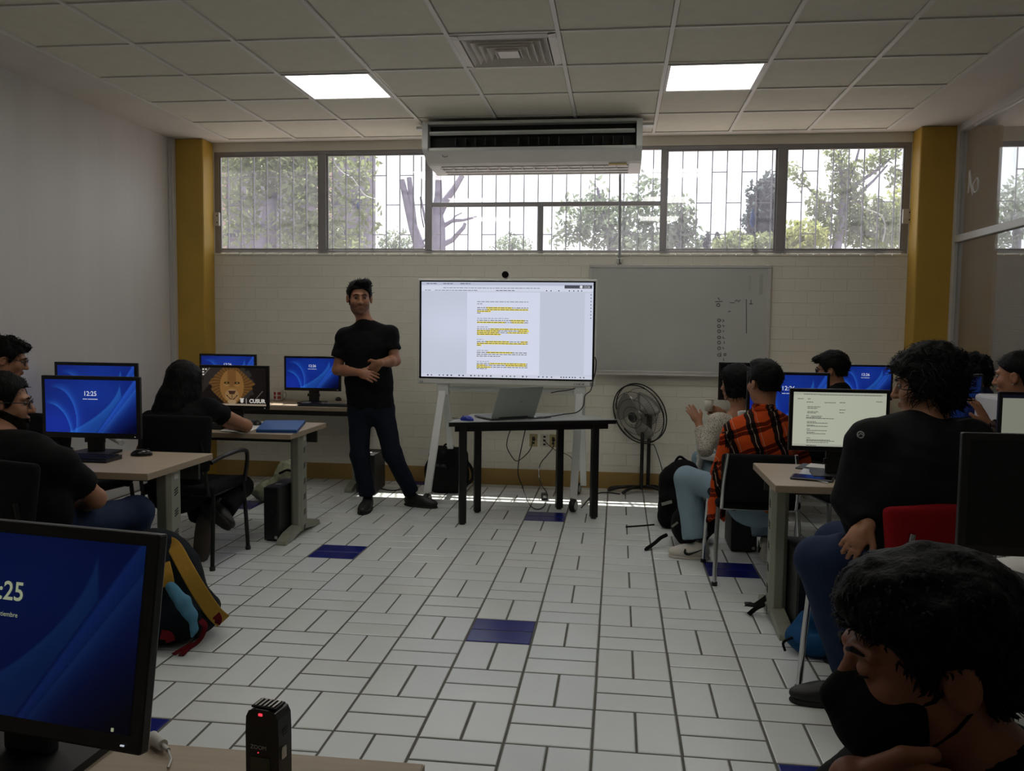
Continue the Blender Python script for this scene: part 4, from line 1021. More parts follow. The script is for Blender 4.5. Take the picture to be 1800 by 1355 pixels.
# ---- things on the desks
p = PZ(485, 705, DZ); mg = tag(empty('mug', (p.x, p.y+.06, DZ+.001)), 'white mug printed with red squares on the window-wall desk', 'mug')
MB().lathe((0, 0, 0), [(.001, 0), (.040, 0), (.043, .005), (.043, .095), (.039, .095), (.039, .008), (.001, .007)], n=28).build('cup', mat('mug_glaze', (198, 190, 182), .25, var=0), mg)
MB().tube(spline([(.041, 0, .078), (.066, 0, .075), (.073, 0, .05), (.064, 0, .025), (.041, 0, .02)], 5), .006, 8).build('handle', MATS['mug_glaze'], mg)
for k in range(7):
    a = -math.pi/2+(k-3)*.33
    for z in (.030, .066):
        if (k+int(z*100)) % 3: MB().box((.0432*math.cos(a), .0432*math.sin(a), z), (.0015, .013, .026), Matrix.Rotation(a, 3, 'Z')).build('red_print', mat('mug_red', (150, 30, 34), .4, var=.1), mg)
# blue folder-laptop
c0 = PZ(450, 755, DZ+.02); c1 = PZ(522, 756, DZ+.02); c2 = PZ(537, 739, DZ+.02); c3 = PZ(466, 739, DZ+.02)
ctr = (c0+c1+c2+c3)/4; bl = tag(empty('blue_folder', (ctr.x, ctr.y, DZ)), 'closed blue zip folder at the right end of the second left desk', 'folder')
poly = [((q-ctr).x, (q-ctr).y) for q in (c0, c1, c2, c3)]
MB().prism(poly, .001, .022).build('cover', mat('blue_cover', (38, 92, 160), .5, var=.04), bl, bevel=.004); MB().prism([(a*1.004, b*1.004) for a, b in poly], .008, .013).build('zip_edge', mat('navy_edge', (14, 26, 52), .6, var=0), bl)
def sheet(label, pts, z=DZ+.001, name='paper_sheet', rgb=(214, 212, 206), bend=.006):
    P = [PZ(x, y, z) for x, y in pts]; vs = []; n = 5
    for i in range(n+1):
        for j in range(n+1):
            u, v = i/n, j/n; q = (P[0]*(1-u)+P[1]*u)*(1-v)+(P[3]*(1-u)+P[2]*u)*v; q.z += bend*abs(math.sin(u*3+v*2)); vs.append(q)
    fs = [(i*(n+1)+j, (i+1)*(n+1)+j, (i+1)*(n+1)+j+1, i*(n+1)+j+1) for i in range(n) for j in range(n)]
    o = MB().add(vs, fs, 0, True).build(name, mat('paper_%d' % rgb[0], rgb, .8, var=.02)); sd = o.modifiers.new('thick', 'SOLIDIFY'); sd.thickness = .0008
    return tag(o, label, 'paper')
sheet('open white notebook page under the long-haired woman\'s forearm', [(384, 758), (425, 762), (470, 750), (420, 745)])
sheet('white paper on the right-hand desk, partly under the black folder', [(1400, 838), (1455, 850), (1462, 838), (1415, 822)], rgb=(205, 206, 210))
p = PZ(1428, 842, DZ); ph = tag(empty('black_tablet', (p.x, p.y, DZ), math.radians(-18)), 'black tablet case near the edge of the right-hand desk', 'tablet')
MB().box((0, 0, .006), (.19, .12, .010), bev=.004).build('case', M_black, ph); MB().box((0, 0, .0115), (.17, .10, .001)).build('glass', MATS['glossy_black'], ph)
p = PZ(1440, 826, DZ); fo = tag(empty('open_folder', (p.x+.03, p.y+.04, DZ), math.radians(-24)), 'open dark folder with a white sheet on the right-hand desk', 'folder')
MB().box((0, 0, .004), (.24, .17, .006), bev=.002).build('cover', M_black, fo); MB().box((.02, .02, .009), (.2, .13, .002)).build('sheet', mat('paper_214', (214, 212, 206), .8), fo)
mk_ = PZ(205, 782, DZ); tag(MB().cyl((mk_.x-.10, mk_.y+.10, DZ+.03), (mk_.x+.03, mk_.y+.0, DZ+.012), .016, n=14).build('rolled_paper', mat('rolled_paper_white', (196, 196, 192), .7, var=.05)), 'white rolled paper beside the front-left keyboard', 'paper')
p = PZ(165, 809, DZ); pn = tag(empty('phone', (p.x, p.y, DZ), .5), 'dark phone lying in front of the front-left keyboard', 'phone'); MB().box((0, 0, .005), (.15, .075, .008), bev=.003).build('body', M_black, pn); MB().box((0, 0, .0095), (.14, .066, .001)).build('glass', MATS['glossy_black'], pn)

# ---- audio recorder standing on the nearest desk
rp = PZ(478, 1400, DZ); rec = tag(empty('audio_recorder', (.1755, -2.545, DZ), math.radians(-9)), 'black handheld audio recorder with a red light standing on the nearest desk', 'recorder')
RH = .156; rb = MB(); prf = [(-.0262, .0), (-.0265, RH-.035), (-.0255, RH-.012), (-.021, RH-.003), (-.010, RH), (.010, RH), (.021, RH-.003), (.0255, RH-.012), (.0265, RH-.035), (.0262, 0)]
rb.prism(prf, -.017, .017, Matrix(((1, 0, 0, 0), (0, 0, 1, 0), (0, 1, 0, 0), (0, 0, 0, 1)))); rb.build('case', mat('recorder_black', (12, 12, 13), .3, var=0), rec, bevel=.003)
MB().box((0, 0, RH+.001), (.040, .026, .003), bev=.001).build('top_plate', MATS['glossy_black'], rec)
for k in range(5): MB().box((-.014+k*.007, 0, RH+.003), (.003, .022, .002)).build('grille_bar', M_chrome, rec)
MB().box((-.002, -.0175, RH-.007), (.0065, .002, .004), bev=.0008).build('record_light', emit('record_red', (255, 60, 80), 1.2), rec)
text_part('lettering', 'ZOOM', .0085, Matrix.Translation((-.0055, -.0178, RH-.0575)) @ F_screen, mat('recorder_print', (200, 200, 200), .5, var=0), rec)
MB().cyl((-.006, -.018, RH-.0625), (-.006, -.0172, RH-.0625), .0008).build('indicator', MATS['record_red'], rec)
MB().box((-.003, -.0173, RH-.083), (.031, .001, .028)).build('lcd', mat('lcd_grey', (58, 60, 44), .3, var=.05), rec)
MB().box((.0275, -.006, RH-.062), (.004, .012, .018), bev=.0012).build('side_slider', M_chrome, rec)
for k in range(3): MB().box((.0268, 0, RH-.03-k*.004), (.001, .012, .002)).build('side_rib', M_black, rec)
MB().b2((-.0262, -.017, 0), (.0262, .017, .002)).build('base', M_black, rec)
wp = PZ(292, 1306, DZ+.012); wplug = tag(empty('white_plug', (wp.x-.012, wp.y, DZ+.012), -.6), 'white plug with cord lying behind the foreground monitor', 'plug')
MB().cyl((-.025, 0, 0), (.012, 0, 0), .011, .009, n=14).cyl((.012, 0, 0), (.03, 0, -.002), .004, n=10).build('plug_body', mat('plug_white', (200, 198, 190), .45), wplug)
MB().tube([(.03, 0, -.002), (.05, -.005, -.008), (.07, -.02, -.009)], .002, 6).build('cord', MATS['plug_white'], wplug)

# ---- computer towers
M_tower = mat('tower_black', (14, 14, 15), .45, var=.08)
def tower(label, pos, size=(.10, .33, .34), rz=0.0):
    t = tag(empty('computer_tower', pos, rz), label, 'computer', 'computer towers'); w, d_, h_ = size
    MB().b2((-w/2, -d_/2, .008), (w/2, d_/2, h_)).build('case', M_tower, t, bevel=.004)
    MB().b2((-w/2+.006, -d_/2-.006, .012), (w/2-.006, -d_/2, h_-.004)).build('front_panel', M_bezel, t, bevel=.003)
    MB().b2((-w/2+.02, -d_/2-.008, h_-.06), (w/2-.02, -d_/2-.006, h_-.045)).build('drive_slot', M_dark, t); MB().cyl((0, -d_/2-.009, h_*.55), (0, -d_/2-.006, h_*.55), .012).build('badge', mat('tower_badge', (52, 52, 54), .3, .5, var=0), t)
    MB().b2((w/2-.03, -d_/2-.0075, .02), (w/2-.012, -d_/2-.006, .038)).build('sticker', MATS['leg_sticker'], t); MB().b2((-w*.2, -.06, h_), (w*.15, -.03, h_+.0015)).build('top_label', MATS['leg_sticker'], t)
    for y in (-d_/2+.03, d_/2-.03): MB().b2((-w/2+.01, y-.01, 0), (w/2-.01, y+.01, .008)).build('foot', M_black, t)
    return t
tower('black computer tower beside the second left desk leg', (-1.55, 1.68, 0), (.105, .34, .355))
tower('black computer tower under the window-wall desk behind the standing man', (-1.42, 3.30, 0), (.16, .32, .33))
tower('black computer tower beside the right-hand desk leg', (1.555, .42, 0), (.12, .32, .40))
tower('black computer tower beside the plaid-shirted man', (1.48, 1.92, 0), (.16, .32, .40))
# ================================================================== outside the window
M_bark = mat('pale_bark', (112, 106, 122), .9, var=.2, scale=9, bump=.3, bscale=20)
def leaf_mat(name, rgb):
    m = mat(name, rgb, .3, var=.35, scale=2.2); nt = m.node_tree; b = nt.nodes['Principled BSDF']
    tr = nt.nodes.new('ShaderNodeBsdfTranslucent'); tr.inputs[0].default_value = tuple(min(1, v*1.9) for v in lin(rgb)[:3])+(1,)
    mx = nt.nodes.new('ShaderNodeMixShader'); mx.inputs[0].default_value = .5
    nt.links.new(b.outputs[0], mx.inputs[1]); nt.links.new(tr.outputs[0], mx.inputs[2]); nt.links.new(mx.outputs[0], nt.nodes['Material Output'].inputs[0]); return m
M_leafA = leaf_mat('leaf_olive', (110, 118, 84)); M_leafB = leaf_mat('leaf_grey_green', (112, 122, 104)); M_leafC = leaf_mat('leaf_yellow_green', (130, 134, 82)); M_leafD = leaf_mat('leaf_cypress', (74, 84, 82))
struct(MB().b2((-40, WALL_Y+.05, -.3), (50, 70, -.05)).build('ground_outside', mat('pale_yard_ground', (150, 140, 134), .95, var=.2, scale=.6)))
def foliage(clusters, n, leaf, seed):
    """clusters: (centre, radii); leaves as small bent quads"""
    r = np.random.RandomState(seed); vol = np.array([c[1][0]*c[1][1]*c[1][2] for c in clusters]); pick = r.choice(len(clusters), n, p=vol/vol.sum())
    C = np.array([c[0] for c in clusters])[pick]; Rr = np.array([c[1] for c in clusters])[pick]
    d = r.normal(size=(n, 3)); d /= np.linalg.norm(d, axis=1)[:, None]; P = C+d*Rr*(r.uniform(0, 1, (n, 1))**.4)
    a = r.normal(size=(n, 3)); a /= np.linalg.norm(a, axis=1)[:, None]; b = np.cross(a, r.normal(size=(n, 3))); b /= np.linalg.norm(b, axis=1)[:, None]
    L = leaf*r.uniform(.6, 1.4, (n, 1)); v = np.stack([P-a*L, P-b*L*.42, P+a*L, P+b*L*.42], 1).reshape(-1, 3)
    return v, np.arange(4*n).reshape(-1, 4)
def tree(name, label, base, trunk, clusters, n, leaf, material, seed, cat='tree', branches=()):
    t = tag(empty(name, base), label, cat); B = Vector(base)
    if trunk: MB().tube([Vector(p)-B for p, r in trunk], .1, 9, rad=[r for p, r in trunk]).build('trunk', M_bark, t)
    for br in branches: MB().tube([Vector(p)-B for p, r in br], .1, 7, rad=[r for p, r in br]).build('branch', M_bark, t)
    if clusters:
        v, f = foliage(clusters, n, leaf, seed); v = v-np.array(base); f_ = mesh_obj('foliage', v, f, material, t, False); tag(f_, kind='stuff')
    return t
def cl(x, y, Y, rx, rz, ry=None): p = PY(x, y, Y); return (tuple(p), (rx, ry or rx, rz))
def gp(x, Y): p = PY(x, 430, Y); return (p.x, p.y, -.05)
b = gp(470, 8.5)
tree('leafy_tree', 'dense leafy tree filling the leftmost window panes', b, [((b[0], b[1], -.05), .16), (PY(470, 420, 8.5), .13), (PY(478, 330, 8.5), .08)],
     [cl(430, 320, 8.4, .55, .6), cl(500, 300, 8.6, .6, .55), cl(548, 345, 8.4, .5, .7), cl(610, 320, 8.6, .42, .65), cl(645, 390, 8.5, .22, .5), cl(520, 410, 8.7, .7, .4), cl(420, 400, 8.6, .35, .35), cl(590, 420, 8.8, .5, .3), cl(480, 250, 8.5, 1.1, .5), cl(640, 290, 8.6, .25, .3)], 6000, .062, M_leafA, 1)
b = gp(775, 9)
def q(x, y, r, Y=9.0): return (PY(x, y, Y), r)
tree('bare_tree', 'pruned bare tree with thick stumps behind the display window', b, [((b[0], b[1], -.05), .14), q(770, 437, .12), q(771, 395, .105), q(768, 372, .085), q(771, 345, .06), q(771, 298, .045)], None, 0, 0, None, 2,
     branches=([q(771, 378, .07), q(784, 352, .06), q(798, 333, .05), q(813, 308, .042)], [q(738, 437, .09), q(726, 400, .075), q(716, 360, .06), q(706, 316, .045)], [q(728, 400, .05), q(723, 350, .045), q(719, 312, .04)], [q(772, 402, .04), q(795, 388, .03), q(814, 387, .022), q(838, 381, .016)],
               [q(774, 432, .05), q(795, 422, .04), q(815, 400, .03), q(818, 392, .025)], [q(742, 425, .02), q(757, 415, .016), q(766, 408, .012)], [q(760, 436, .03), q(752, 410, .022), q(739, 346, .016)], [q(795, 388, .018), q(800, 380, .012), q(812, 374, .008)]))
b = gp(1075, 11)
tree('leafy_tree', 'sparse pale-leaved tree behind the drain pipe', b, [((b[0], b[1], -.05), .10), (PY(1075, 437, 11), .08), (PY(1060, 380, 11), .05), (PY(1050, 330, 11), .02)],
     [cl(1020, 385, 11, .42, .5), cl(1060, 395, 11, .5, .5), cl(1105, 390, 11.2, .45, .5), cl(1135, 350, 11, .28, .5), cl(1150, 400, 11, .3, .5), cl(990, 415, 11, .3, .25), cl(1050, 345, 11, .2, .35), cl(1125, 430, 11, .6, .2), cl(1145, 320, 11, .14, .2)], 2600, .060, M_leafB, 3)
b = gp(1195, 10)
tree('leafy_tree', 'small pale tree in the pane right of the drain pipe', b, [((b[0], b[1], -.05), .08), (PY(1195, 437, 10), .06), (PY(1197, 375, 10), .03)], [cl(1195, 385, 10, .28, .42), cl(1180, 420, 10, .22, .25), cl(1212, 420, 10, .22, .3)], 900, .055, M_leafB, 4)
b = gp(1340, 18)
tree('cypress_tree', 'grey cypress seen through the right sliding pane', b, [((b[0], b[1], -.05), .16), (PY(1342, 430, 18), .12), (PY(1342, 330, 18), .04)], [cl(1340, 420, 18, .42, .7), cl(1342, 385, 18, .42, .8), cl(1346, 350, 18, .3, .6), cl(1352, 322, 18, .16, .35), cl(1320, 350, 18, .13, .5), cl(1312, 392, 18, .15, .3)], 4200, .075, M_leafD, 5)
b = gp(1241, 22)
tree('cypress_tree', 'pair of tiny distant cypress tops low in the right pane', b, [((b[0], b[1], -.05), .1), (PY(1238, 434, 22), .05)], [cl(1234, 432, 22, .12, .3), cl(1243, 430, 22, .1, .4), cl(1260, 432, 22, .12, .4)], 900, .07, M_leafD, 6)
for k, (x, y, Y, rx, rz, n, mt, lb) in enumerate(((1290, 424, 9, .28, .16, 700, M_leafA, 'low olive shrub left of the cypress'), (1345, 425, 8.5, .25, .14, 600, M_leafA, 'low olive shrub in front of the cypress'), (1410, 415, 8.5, .34, .26, 1100, M_leafC, 'yellow-green shrub at the foot of the right tree'), (695, 425, 12, .3, .3, 500, M_leafB, 'pale shrub left of the bare tree'), (900, 428, 14, .35, .25, 450, M_leafB, 'distant pale shrub left of the window mullion'))):
    b = gp(x, Y); tree('shrub', lb, b, [((b[0], b[1], -.05), .05), (PY(x, y, Y), .03)], [cl(x, y, Y, rx, rz), cl(x+18, y+6, Y, rx*.8, rz*.8), cl(x-18, y+8, Y, rx*.8, rz*.7)], n, .045, mt, 20+k, 'shrub')
b = gp(1475, 9)
tree('leafy_tree', 'tree with visible trunk and forking branches in the rightmost pane', b, [((b[0], b[1], -.05), .09), q(1470, 437, .07), q(1478, 385, .06), q(1484, 340, .045), q(1475, 265, .03)],
     [cl(1395, 305, 9, .16, .18), cl(1410, 320, 9, .12, .15), cl(1440, 360, 9, .22, .25), cl(1450, 400, 9, .3, .28), cl(1490, 330, 9, .26, .4), cl(1475, 290, 9, .2, .3), cl(1530, 290, 9, .2, .15), cl(1560, 270, 9, .24, .14), cl(1575, 310, 9, .16, .2), cl(1520, 370, 9.3, .3, .25), cl(1560, 380, 9.2, .28, .3), cl(1540, 410, 9.2, .4, .3), cl(1500, 400, 9.2, .3, .3), cl(1455, 268, 9, .1, .1)], 5200, .042, M_leafA, 7,
     branches=([q(1484, 340, .035), q(1510, 320, .028), q(1540, 300, .02), q(1585, 262, .012)], [q(1480, 355, .03), q(1505, 345, .025), q(1535, 318, .018), q(1560, 290, .012)], [q(1484, 335, .03), q(1500, 300, .022), q(1510, 262, .014)], [q(1478, 380, .02), q(1440, 350, .014), q(1400, 310, .008)]))
b = gp(1590, 10); tree('leafy_tree', 'olive tree behind the pillar at the right end of the window', b, [((b[0], b[1], -.05), .1), (PY(1600, 400, 10), .06)], [cl(1570, 400, 10, .4, .4), cl(1600, 360, 10, .4, .4), cl(1548, 425, 10, .35, .2)], 1600, .045, M_leafC, 8)
b = gp(1790, 10); tree('leafy_tree', 'pale tree seen through the partition glass', b, [((b[0], b[1], -.05), .1), (PY(1790, 380, 10), .05)], [cl(1780, 380, 10, .4, .5), cl(1830, 350, 10, .5, .6), cl(1750, 420, 10, .3, .3)], 1500, .06, M_leafB, 9)
# neighbouring building far left with bands of openings
nb = tag(empty('neighbouring_building', (-7.0, 13.5, 0)), 'grey building with dark bands behind the dense leafy tree', 'building')
M_bw = mat('building_render', (118, 112, 124), .9, var=.06, scale=.8); M_bd = mat('building_dark_glass', (58, 58, 70), .4, var=.1); M_bp = mat('building_pink_pillar', (216, 186, 172), .8, var=.04)
def bp_(x, y): p = PY(x, y, 13.5); return p.x+7.0, p.z
xr = bp_(648, 400)[0]; MB().b2((-6, .02, 0), (xr, .5, 7.0)).build('facade', M_bw, nb)
for (x0, x1, y0, y1) in ((398, 560, 345, 362), (398, 470, 395, 420), (480, 640, 398, 420), (560, 640, 340, 365), (398, 440, 268, 302)):
    a = bp_(x0, y1); b = bp_(x1, y0); w_ = MB().b2((a[0], -.02, a[1]), (b[0], .03, b[1])).build('window', M_bw, nb); MB().b2((a[0]+.04, -.03, a[1]+.04), (b[0]-.04, -.02, b[1]-.04)).build('pane', M_bd, w_)
a = bp_(386, 437); b = bp_(396, 270); MB().b2((a[0]-.3, -.5, -.05), (b[0], .02, 7.0)).build('pillar', M_bp, nb)
a = bp_(572, 437); b = bp_(583, 270); MB().b2((a[0], -.5, -.05), (b[0], .02, 7.0)).build('pillar', M_bp, nb)
# odds and ends on the grille
tag(MB().tube(spline([PY(586, 276, 3.84), PY(590, 290, 3.84), PY(604, 305, 3.84), PY(618, 312, 3.84), PY(628, 325, 3.84), PY(640, 342, 3.84), PY(652, 348, 3.84), PY(660, 350, 3.84)], 5), .006, 7).build('white_wire', mat('white_wire_pvc', (225, 225, 228), .5, var=0)), 'white wire drooping outside the second window pane', 'wire')
tag(MB().tube(spline([PY(741, 275, 3.80), PY(741, 330, 3.80), PY(740, 370, 3.80), PY(745, 400, 3.80)], 5), .005, 7).build('dark_wire', M_cable), 'dark wire hanging outside beside the bare tree', 'wire')
tag(MB().tube(spline([PY(1512, 350, 3.84), PY(1518, 365, 3.84), PY(1535, 372, 3.84), PY(1550, 380, 3.84), PY(1556, 400, 3.84), PY(1552, 425, 3.84)], 5), .005, 7).build('white_wire', MATS['white_wire_pvc']), 'white wire curling outside the rightmost pane', 'wire')
M_rag = mat('blue_rag', (24, 84, 150), .7, var=.1)
for (x, y, hh, lb) in ((1323, 382, .09, 'blue rag tied to the grille in the right sliding pane'), (629, 361, .035, 'tiny blue scrap on the grille in the second pane')):
    p = PY(x, y, 3.835); tag(MB().lathe(p, [(.001, -hh), (.018*hh/.09+.004, -hh*.6), (.016*hh/.09+.004, 0), (.008, hh*.5), (.001, hh)], n=10).build('blue_rag', M_rag), lb, 'rag')
# ================================================================== people
def skin(name, rgb): return mat(name, rgb, .5, var=.06, scale=14, spec=.35)
SK1 = skin('skin_tan', (150, 104, 78)); SK2 = skin('skin_warm', (158, 112, 84)); SK3 = skin('skin_brown', (138, 88, 66))
def cloth(name, rgb, bump=.25, bs=22, var=.12): return mat(name, rgb, .85, var=var, scale=5, bump=bump, bscale=bs, spec=.15)
C_black = cloth('black_cotton', (13, 13, 14)); C_black2 = cloth('charcoal_knit', (20, 21, 22)); C_denim = cloth('dark_denim', (22, 27, 38)); C_denim2 = cloth('blue_denim', (38, 50, 76)); C_light = cloth('light_denim', (124, 146, 158)); C_grey = cloth('grey_denim', (52, 60, 70)); C_navy = cloth('navy_cotton', (20, 26, 48)); C_white = cloth('white_cotton', (190, 190, 188))
HAIR = mat('black_hair', (9, 8, 8), .6, var=.3, scale=30, bump=.5, bscale=120, spec=.12, stretch=(1, 1, .25))
M_eye = mat('eye_white', (112, 102, 94), .3, var=0); M_iris = mat('eye_dark', (20, 13, 10), .2, var=0); M_lip = mat('lip', (120, 70, 60), .5, var=0)
def plaid(name, base, dark, light, px, rot=0.0):
    m = bpy.data.materials.new(name); m.use_nodes = True; MATS[name] = m; nt = m.node_tree; b = nt.nodes['Principled BSDF']; b.inputs['Roughness'].default_value = .9; b.inputs['Specular IOR Level'].default_value = .1
    tc = nt.nodes.new('ShaderNodeTexCoord'); mp = nt.nodes.new('ShaderNodeMapping'); mp.inputs['Rotation'].default_value = (0, rot, .2); nt.links.new(tc.outputs['Object'], mp.inputs['Vector'])
    nz = nt.nodes.new('ShaderNodeTexNoise'); nz.inputs['Scale'].default_value = 5; ad = nt.nodes.new('ShaderNodeVectorMath'); ad.operation = 'MULTIPLY_ADD'; nt.links.new(nz.outputs['Color'], ad.inputs[0]); ad.inputs[1].default_value = (.05, .05, .05); nt.links.new(mp.outputs['Vector'], ad.inputs[2])
    sp = nt.nodes.new('ShaderNodeSeparateXYZ'); nt.links.new(ad.outputs[0], sp.inputs[0]); outs = []
    for axn in ('X', 'Z'):
        mu = nt.nodes.new('ShaderNodeMath'); mu.operation = 'DIVIDE'; mu.inputs[1].default_value = px; nt.links.new(sp.outputs[axn], mu.inputs[0])
        fr = nt.nodes.new('ShaderNodeMath'); fr.operation = 'FRACT'; nt.links.new(mu.outputs[0], fr.inputs[0])
        r = nt.nodes.new('ShaderNodeValToRGB'); r.color_ramp.interpolation = 'CONSTANT'; e = r.color_ramp.elements; e[0].position = 0; e[0].color = lin(base); e[1].position = .42; e[1].color = lin(dark)
        for pos, c in ((.58, light), (.61, dark), (.78, base), (.88, light), (.90, base)): x = e.new(pos); x.color = lin(c)
        if axn == 'Z':
            for el in e:
                bright = max(el.color[:3]); el.color = (1, 1, 1, 1) if abs(bright-max(lin(base)[:3])) < 1e-4 else ((.20, .17, .19, 1) if abs(bright-max(lin(dark)[:3])) < 1e-4 else (1, 1.0, 1.0, 1))
        nt.links.new(fr.outputs[0], r.inputs[0]); outs.append(r)
    mx = nt.nodes.new('ShaderNodeMix'); mx.data_type = 'RGBA'; mx.blend_type = 'MULTIPLY'; mx.inputs[0].default_value = 1.0; nt.links.new(outs[0].outputs[0], mx.inputs[6]); nt.links.new(outs[1].outputs[0], mx.inputs[7]); nt.links.new(mx.outputs[2], b.inputs['Base Color']); return m
C_plaid = plaid('orange_plaid', (182, 70, 28), (36, 22, 19), (170, 150, 130), .13, .35); C_plaid2 = plaid('brown_plaid', (70, 56, 52), (24, 18, 18), (150, 140, 130), .035)
def lace():
    m = mat('beige_lace', (176, 166, 150), .85, var=0); nt = m.node_tree; b = nt.nodes['Principled BSDF']; v = nt.nodes.new('ShaderNodeTexVoronoi'); v.inputs['Scale'].default_value = 70
    r = nt.nodes.new('ShaderNodeValToRGB'); r.color_ramp.interpolation = 'CONSTANT'; e = r.color_ramp.elements; e[0].color = lin((62, 48, 44)); e[1].position = .34; e[1].color = lin((184, 176, 162)); nt.links.new(v.outputs['Distance'], r.inputs[0]); nt.links.new(r.outputs[0], b.inputs['Base Color']); return m
C_lace = lace()

def unit(v): v = np.array(v, float); return v/np.linalg.norm(v)
def head_frame(f, roll=0.0):
    f = unit(f); r = unit(np.cross(f, (0, 0, 1))); u = np.cross(r, f); c, s = math.cos(roll), math.sin(roll)
    return np.stack([c*r+s*u, f, -s*r+c*u], 1)          # columns: right, forward, up
def add_head(S, c, R, s=1.0, jaw=1.0, lids=False):
    T = lambda *p: np.array(c)+R@(np.array(p)*s)
    k = .018*s
    S.ell(T(0, -.012, .048), np.array((.079, .095, .081))*s, R, k); S.ell(T(0, .022, -.018), np.array((.066, .071, .088))*s, R, .025*s)
    S.ell(T(0, .038, -.078), np.array((.045*jaw, .046, .036))*s, R, .025*s); S.ell(T(0, .0, -.055), np.array((.061*jaw, .06, .05))*s, R, .03*s)
    for e in (-1, 1):
        S.ell(T(e*.040, .064, -.018), np.array((.024, .022, .024))*s, R, .02*s)
        S.cone(T(e*.012, .092, .034), T(e*.045, .078, .032), .009*s, .008*s, .012*s)
    for e in (-1, 1): S.ell(T(e*.031, .101, .012), np.array((.019, .016, .0125))*s, R, .010*s, 's')
    if lids:
        for e in (-1, 1): S.ell(T(e*.031, .083, .012), np.array((.0165, .0125, .0115))*s, R, .004*s)
    S.cone(T(0, .090, .022), T(0, .112, -.022), .0075*s, .0125*s, .010*s)
    for e in (-1, 1): S.ell(T(e*.012, .101, -.026), np.array((.0085, .011, .008))*s, R, .006*s)
    S.ell(T(0, .0935, -.051), np.array((.023, .010, .0055))*s, R, .006*s); S.ell(T(0, .0915, -.061), np.array((.020, .010, .0065))*s, R, .005*s)
    S.cone(T(-.018, .101, -.0562), T(.018, .101, -.0562), .0018*s, None, .003*s, 's'); S.ell(T(0, .078, -.092), np.array((.020, .014, .014))*s, R, .012*s)
    for e in (-1, 1):
        a = .25*e; Re = R@np.array(((math.cos(a), -math.sin(a), 0), (math.sin(a), math.cos(a), 0), (0, 0, 1)))
        S.ell(T(e*.084, -.008, .002), np.array((.010, .021, .032))*s, Re, .006*s); S.ell(T(e*.093, -.004, .002), np.array((.008, .0125, .0215))*s, Re, .003*s, 's'); S.ell(T(e*.088, .004, -.004), np.array((.004, .005, .006))*s, Re, .003*s); S.cone(T(e*.0885, -.012, .014), T(e*.0885, -.010, -.014), .0032*s, .0028*s, .003*s)
    return T
def eyes(parent, T, s, closed=False):
    for e in (-1, 1):
        o = MB().lathe(T(e*.031, .0800, .012), [(.0001, -.0115*s), (.008*s, -.008*s), (.0115*s, 0), (.008*s, .008*s), (.0001, .0115*s)], n=14).build('eye', M_eye, parent)
        p0, p1 = Vector(T(e*.031, .0895, .011)), Vector(T(e*.031, .0923, .011)); MB().cyl(p0, p1, .0055*s, .0035*s, n=12).build('iris', M_iris, o)
def brows(parent, T, s, m=HAIR):
    for e in (-1, 1): MB().tube([T(e*.012, .099, .0315), T(e*.028, .098, .037), T(e*.044, .088, .033)], .004*s, 6, rad=[.0034*s, .0038*s, .0016*s]).build('eyebrow', m, parent)
def glasses(parent, T, s, m=None, dark=False):
    m = m or M_black; g = empty('glasses'); g.parent = parent
    for e in (-1, 1):
        MB().tube([T(e*.033+.024*math.cos(t), .108-.008*abs(math.cos(t)), .010+.018*math.sin(t)) for t in np.linspace(0, 2*math.pi, 19)[:-1]], .0022*s, 6, closed=True).build('rim', m, g)
        MB().tube([T(e*.057, .102, .016), T(e*.080, .06, .018), T(e*.088, .0, .018), T(e*.087, -.02, .008)], .0022*s, 6).build('temple', m, g)
        vs = [T(e*.033, .107, .010)]+[T(e*.033+.023*math.cos(t), .107-.008*abs(math.cos(t)), .010+.017*math.sin(t)) for t in np.linspace(0, 2*math.pi, 17)[:-1]]
        MB().add(vs, [(0, 1+k, 1+(k+1) % 16) for k in range(16)]).build('lens', M_dark if dark else M_lens, g)
    MB().tube([T(-.010, .108, .014), T(0, .112, .017), T(.010, .108, .014)], .002*s, 6).build('bridge', m, g)
M_lens = dusty_glass('spectacle_lens', .03, refl=.08)
def add_hand(S, w, d, nrm, side=1, size=1.0, curl=.5, spread=.12, thumb=.6, k=.006):
    """palm, four unequal bent fingers and a thumb leaving the side of the palm; nrm points out of the back of the hand"""
    w = np.array(w, float); d = unit(d); n = np.array(nrm, float); n = unit(n-d*(n@d)); a = np.cross(d, n)*side   # a points to the thumb side
    z = size
    S.ell(w+d*.048*z, np.array((.040, .052, .0165))*z, np.stack([a, d, n], 1), .012); S.cone(w, w+d*.04*z, .026*z, .024*z, .015)
    for i, (off, L) in enumerate(((.030, .074), (.010, .082), (-.011, .076), (-.030, .060))):
        b = w+d*.086*z+a*off*z-d*abs(off)*.18*z; ang = 0; di = unit(d+a*(off*spread*28)); p = b-di*.012*z; r0 = .0092*z*(1 if i < 3 else .86)
        for sgm, f in ((.45, 0.6), (.32, 1.0), (.23, .7)):
            ang += curl*f; dd = di*math.cos(ang)-n*math.sin(ang); q_ = p+dd*L*sgm*z*1.12; S.cone(p, q_, r0, r0*.92, k if p is not b else .004); p = q_; r0 *= .92
    p = w+d*.022*z+a*.030*z; dd = unit(d*.75+a*.75-n*thumb*.5)
    q_ = p+dd*.042*z; S.cone(p, q_, .0135*z, .0115*z, .010); dd2 = unit(d*.95+a*.25-n*thumb); S.cone(q_, q_+dd2*.034*z, .0112*z, .0092*z, .004)
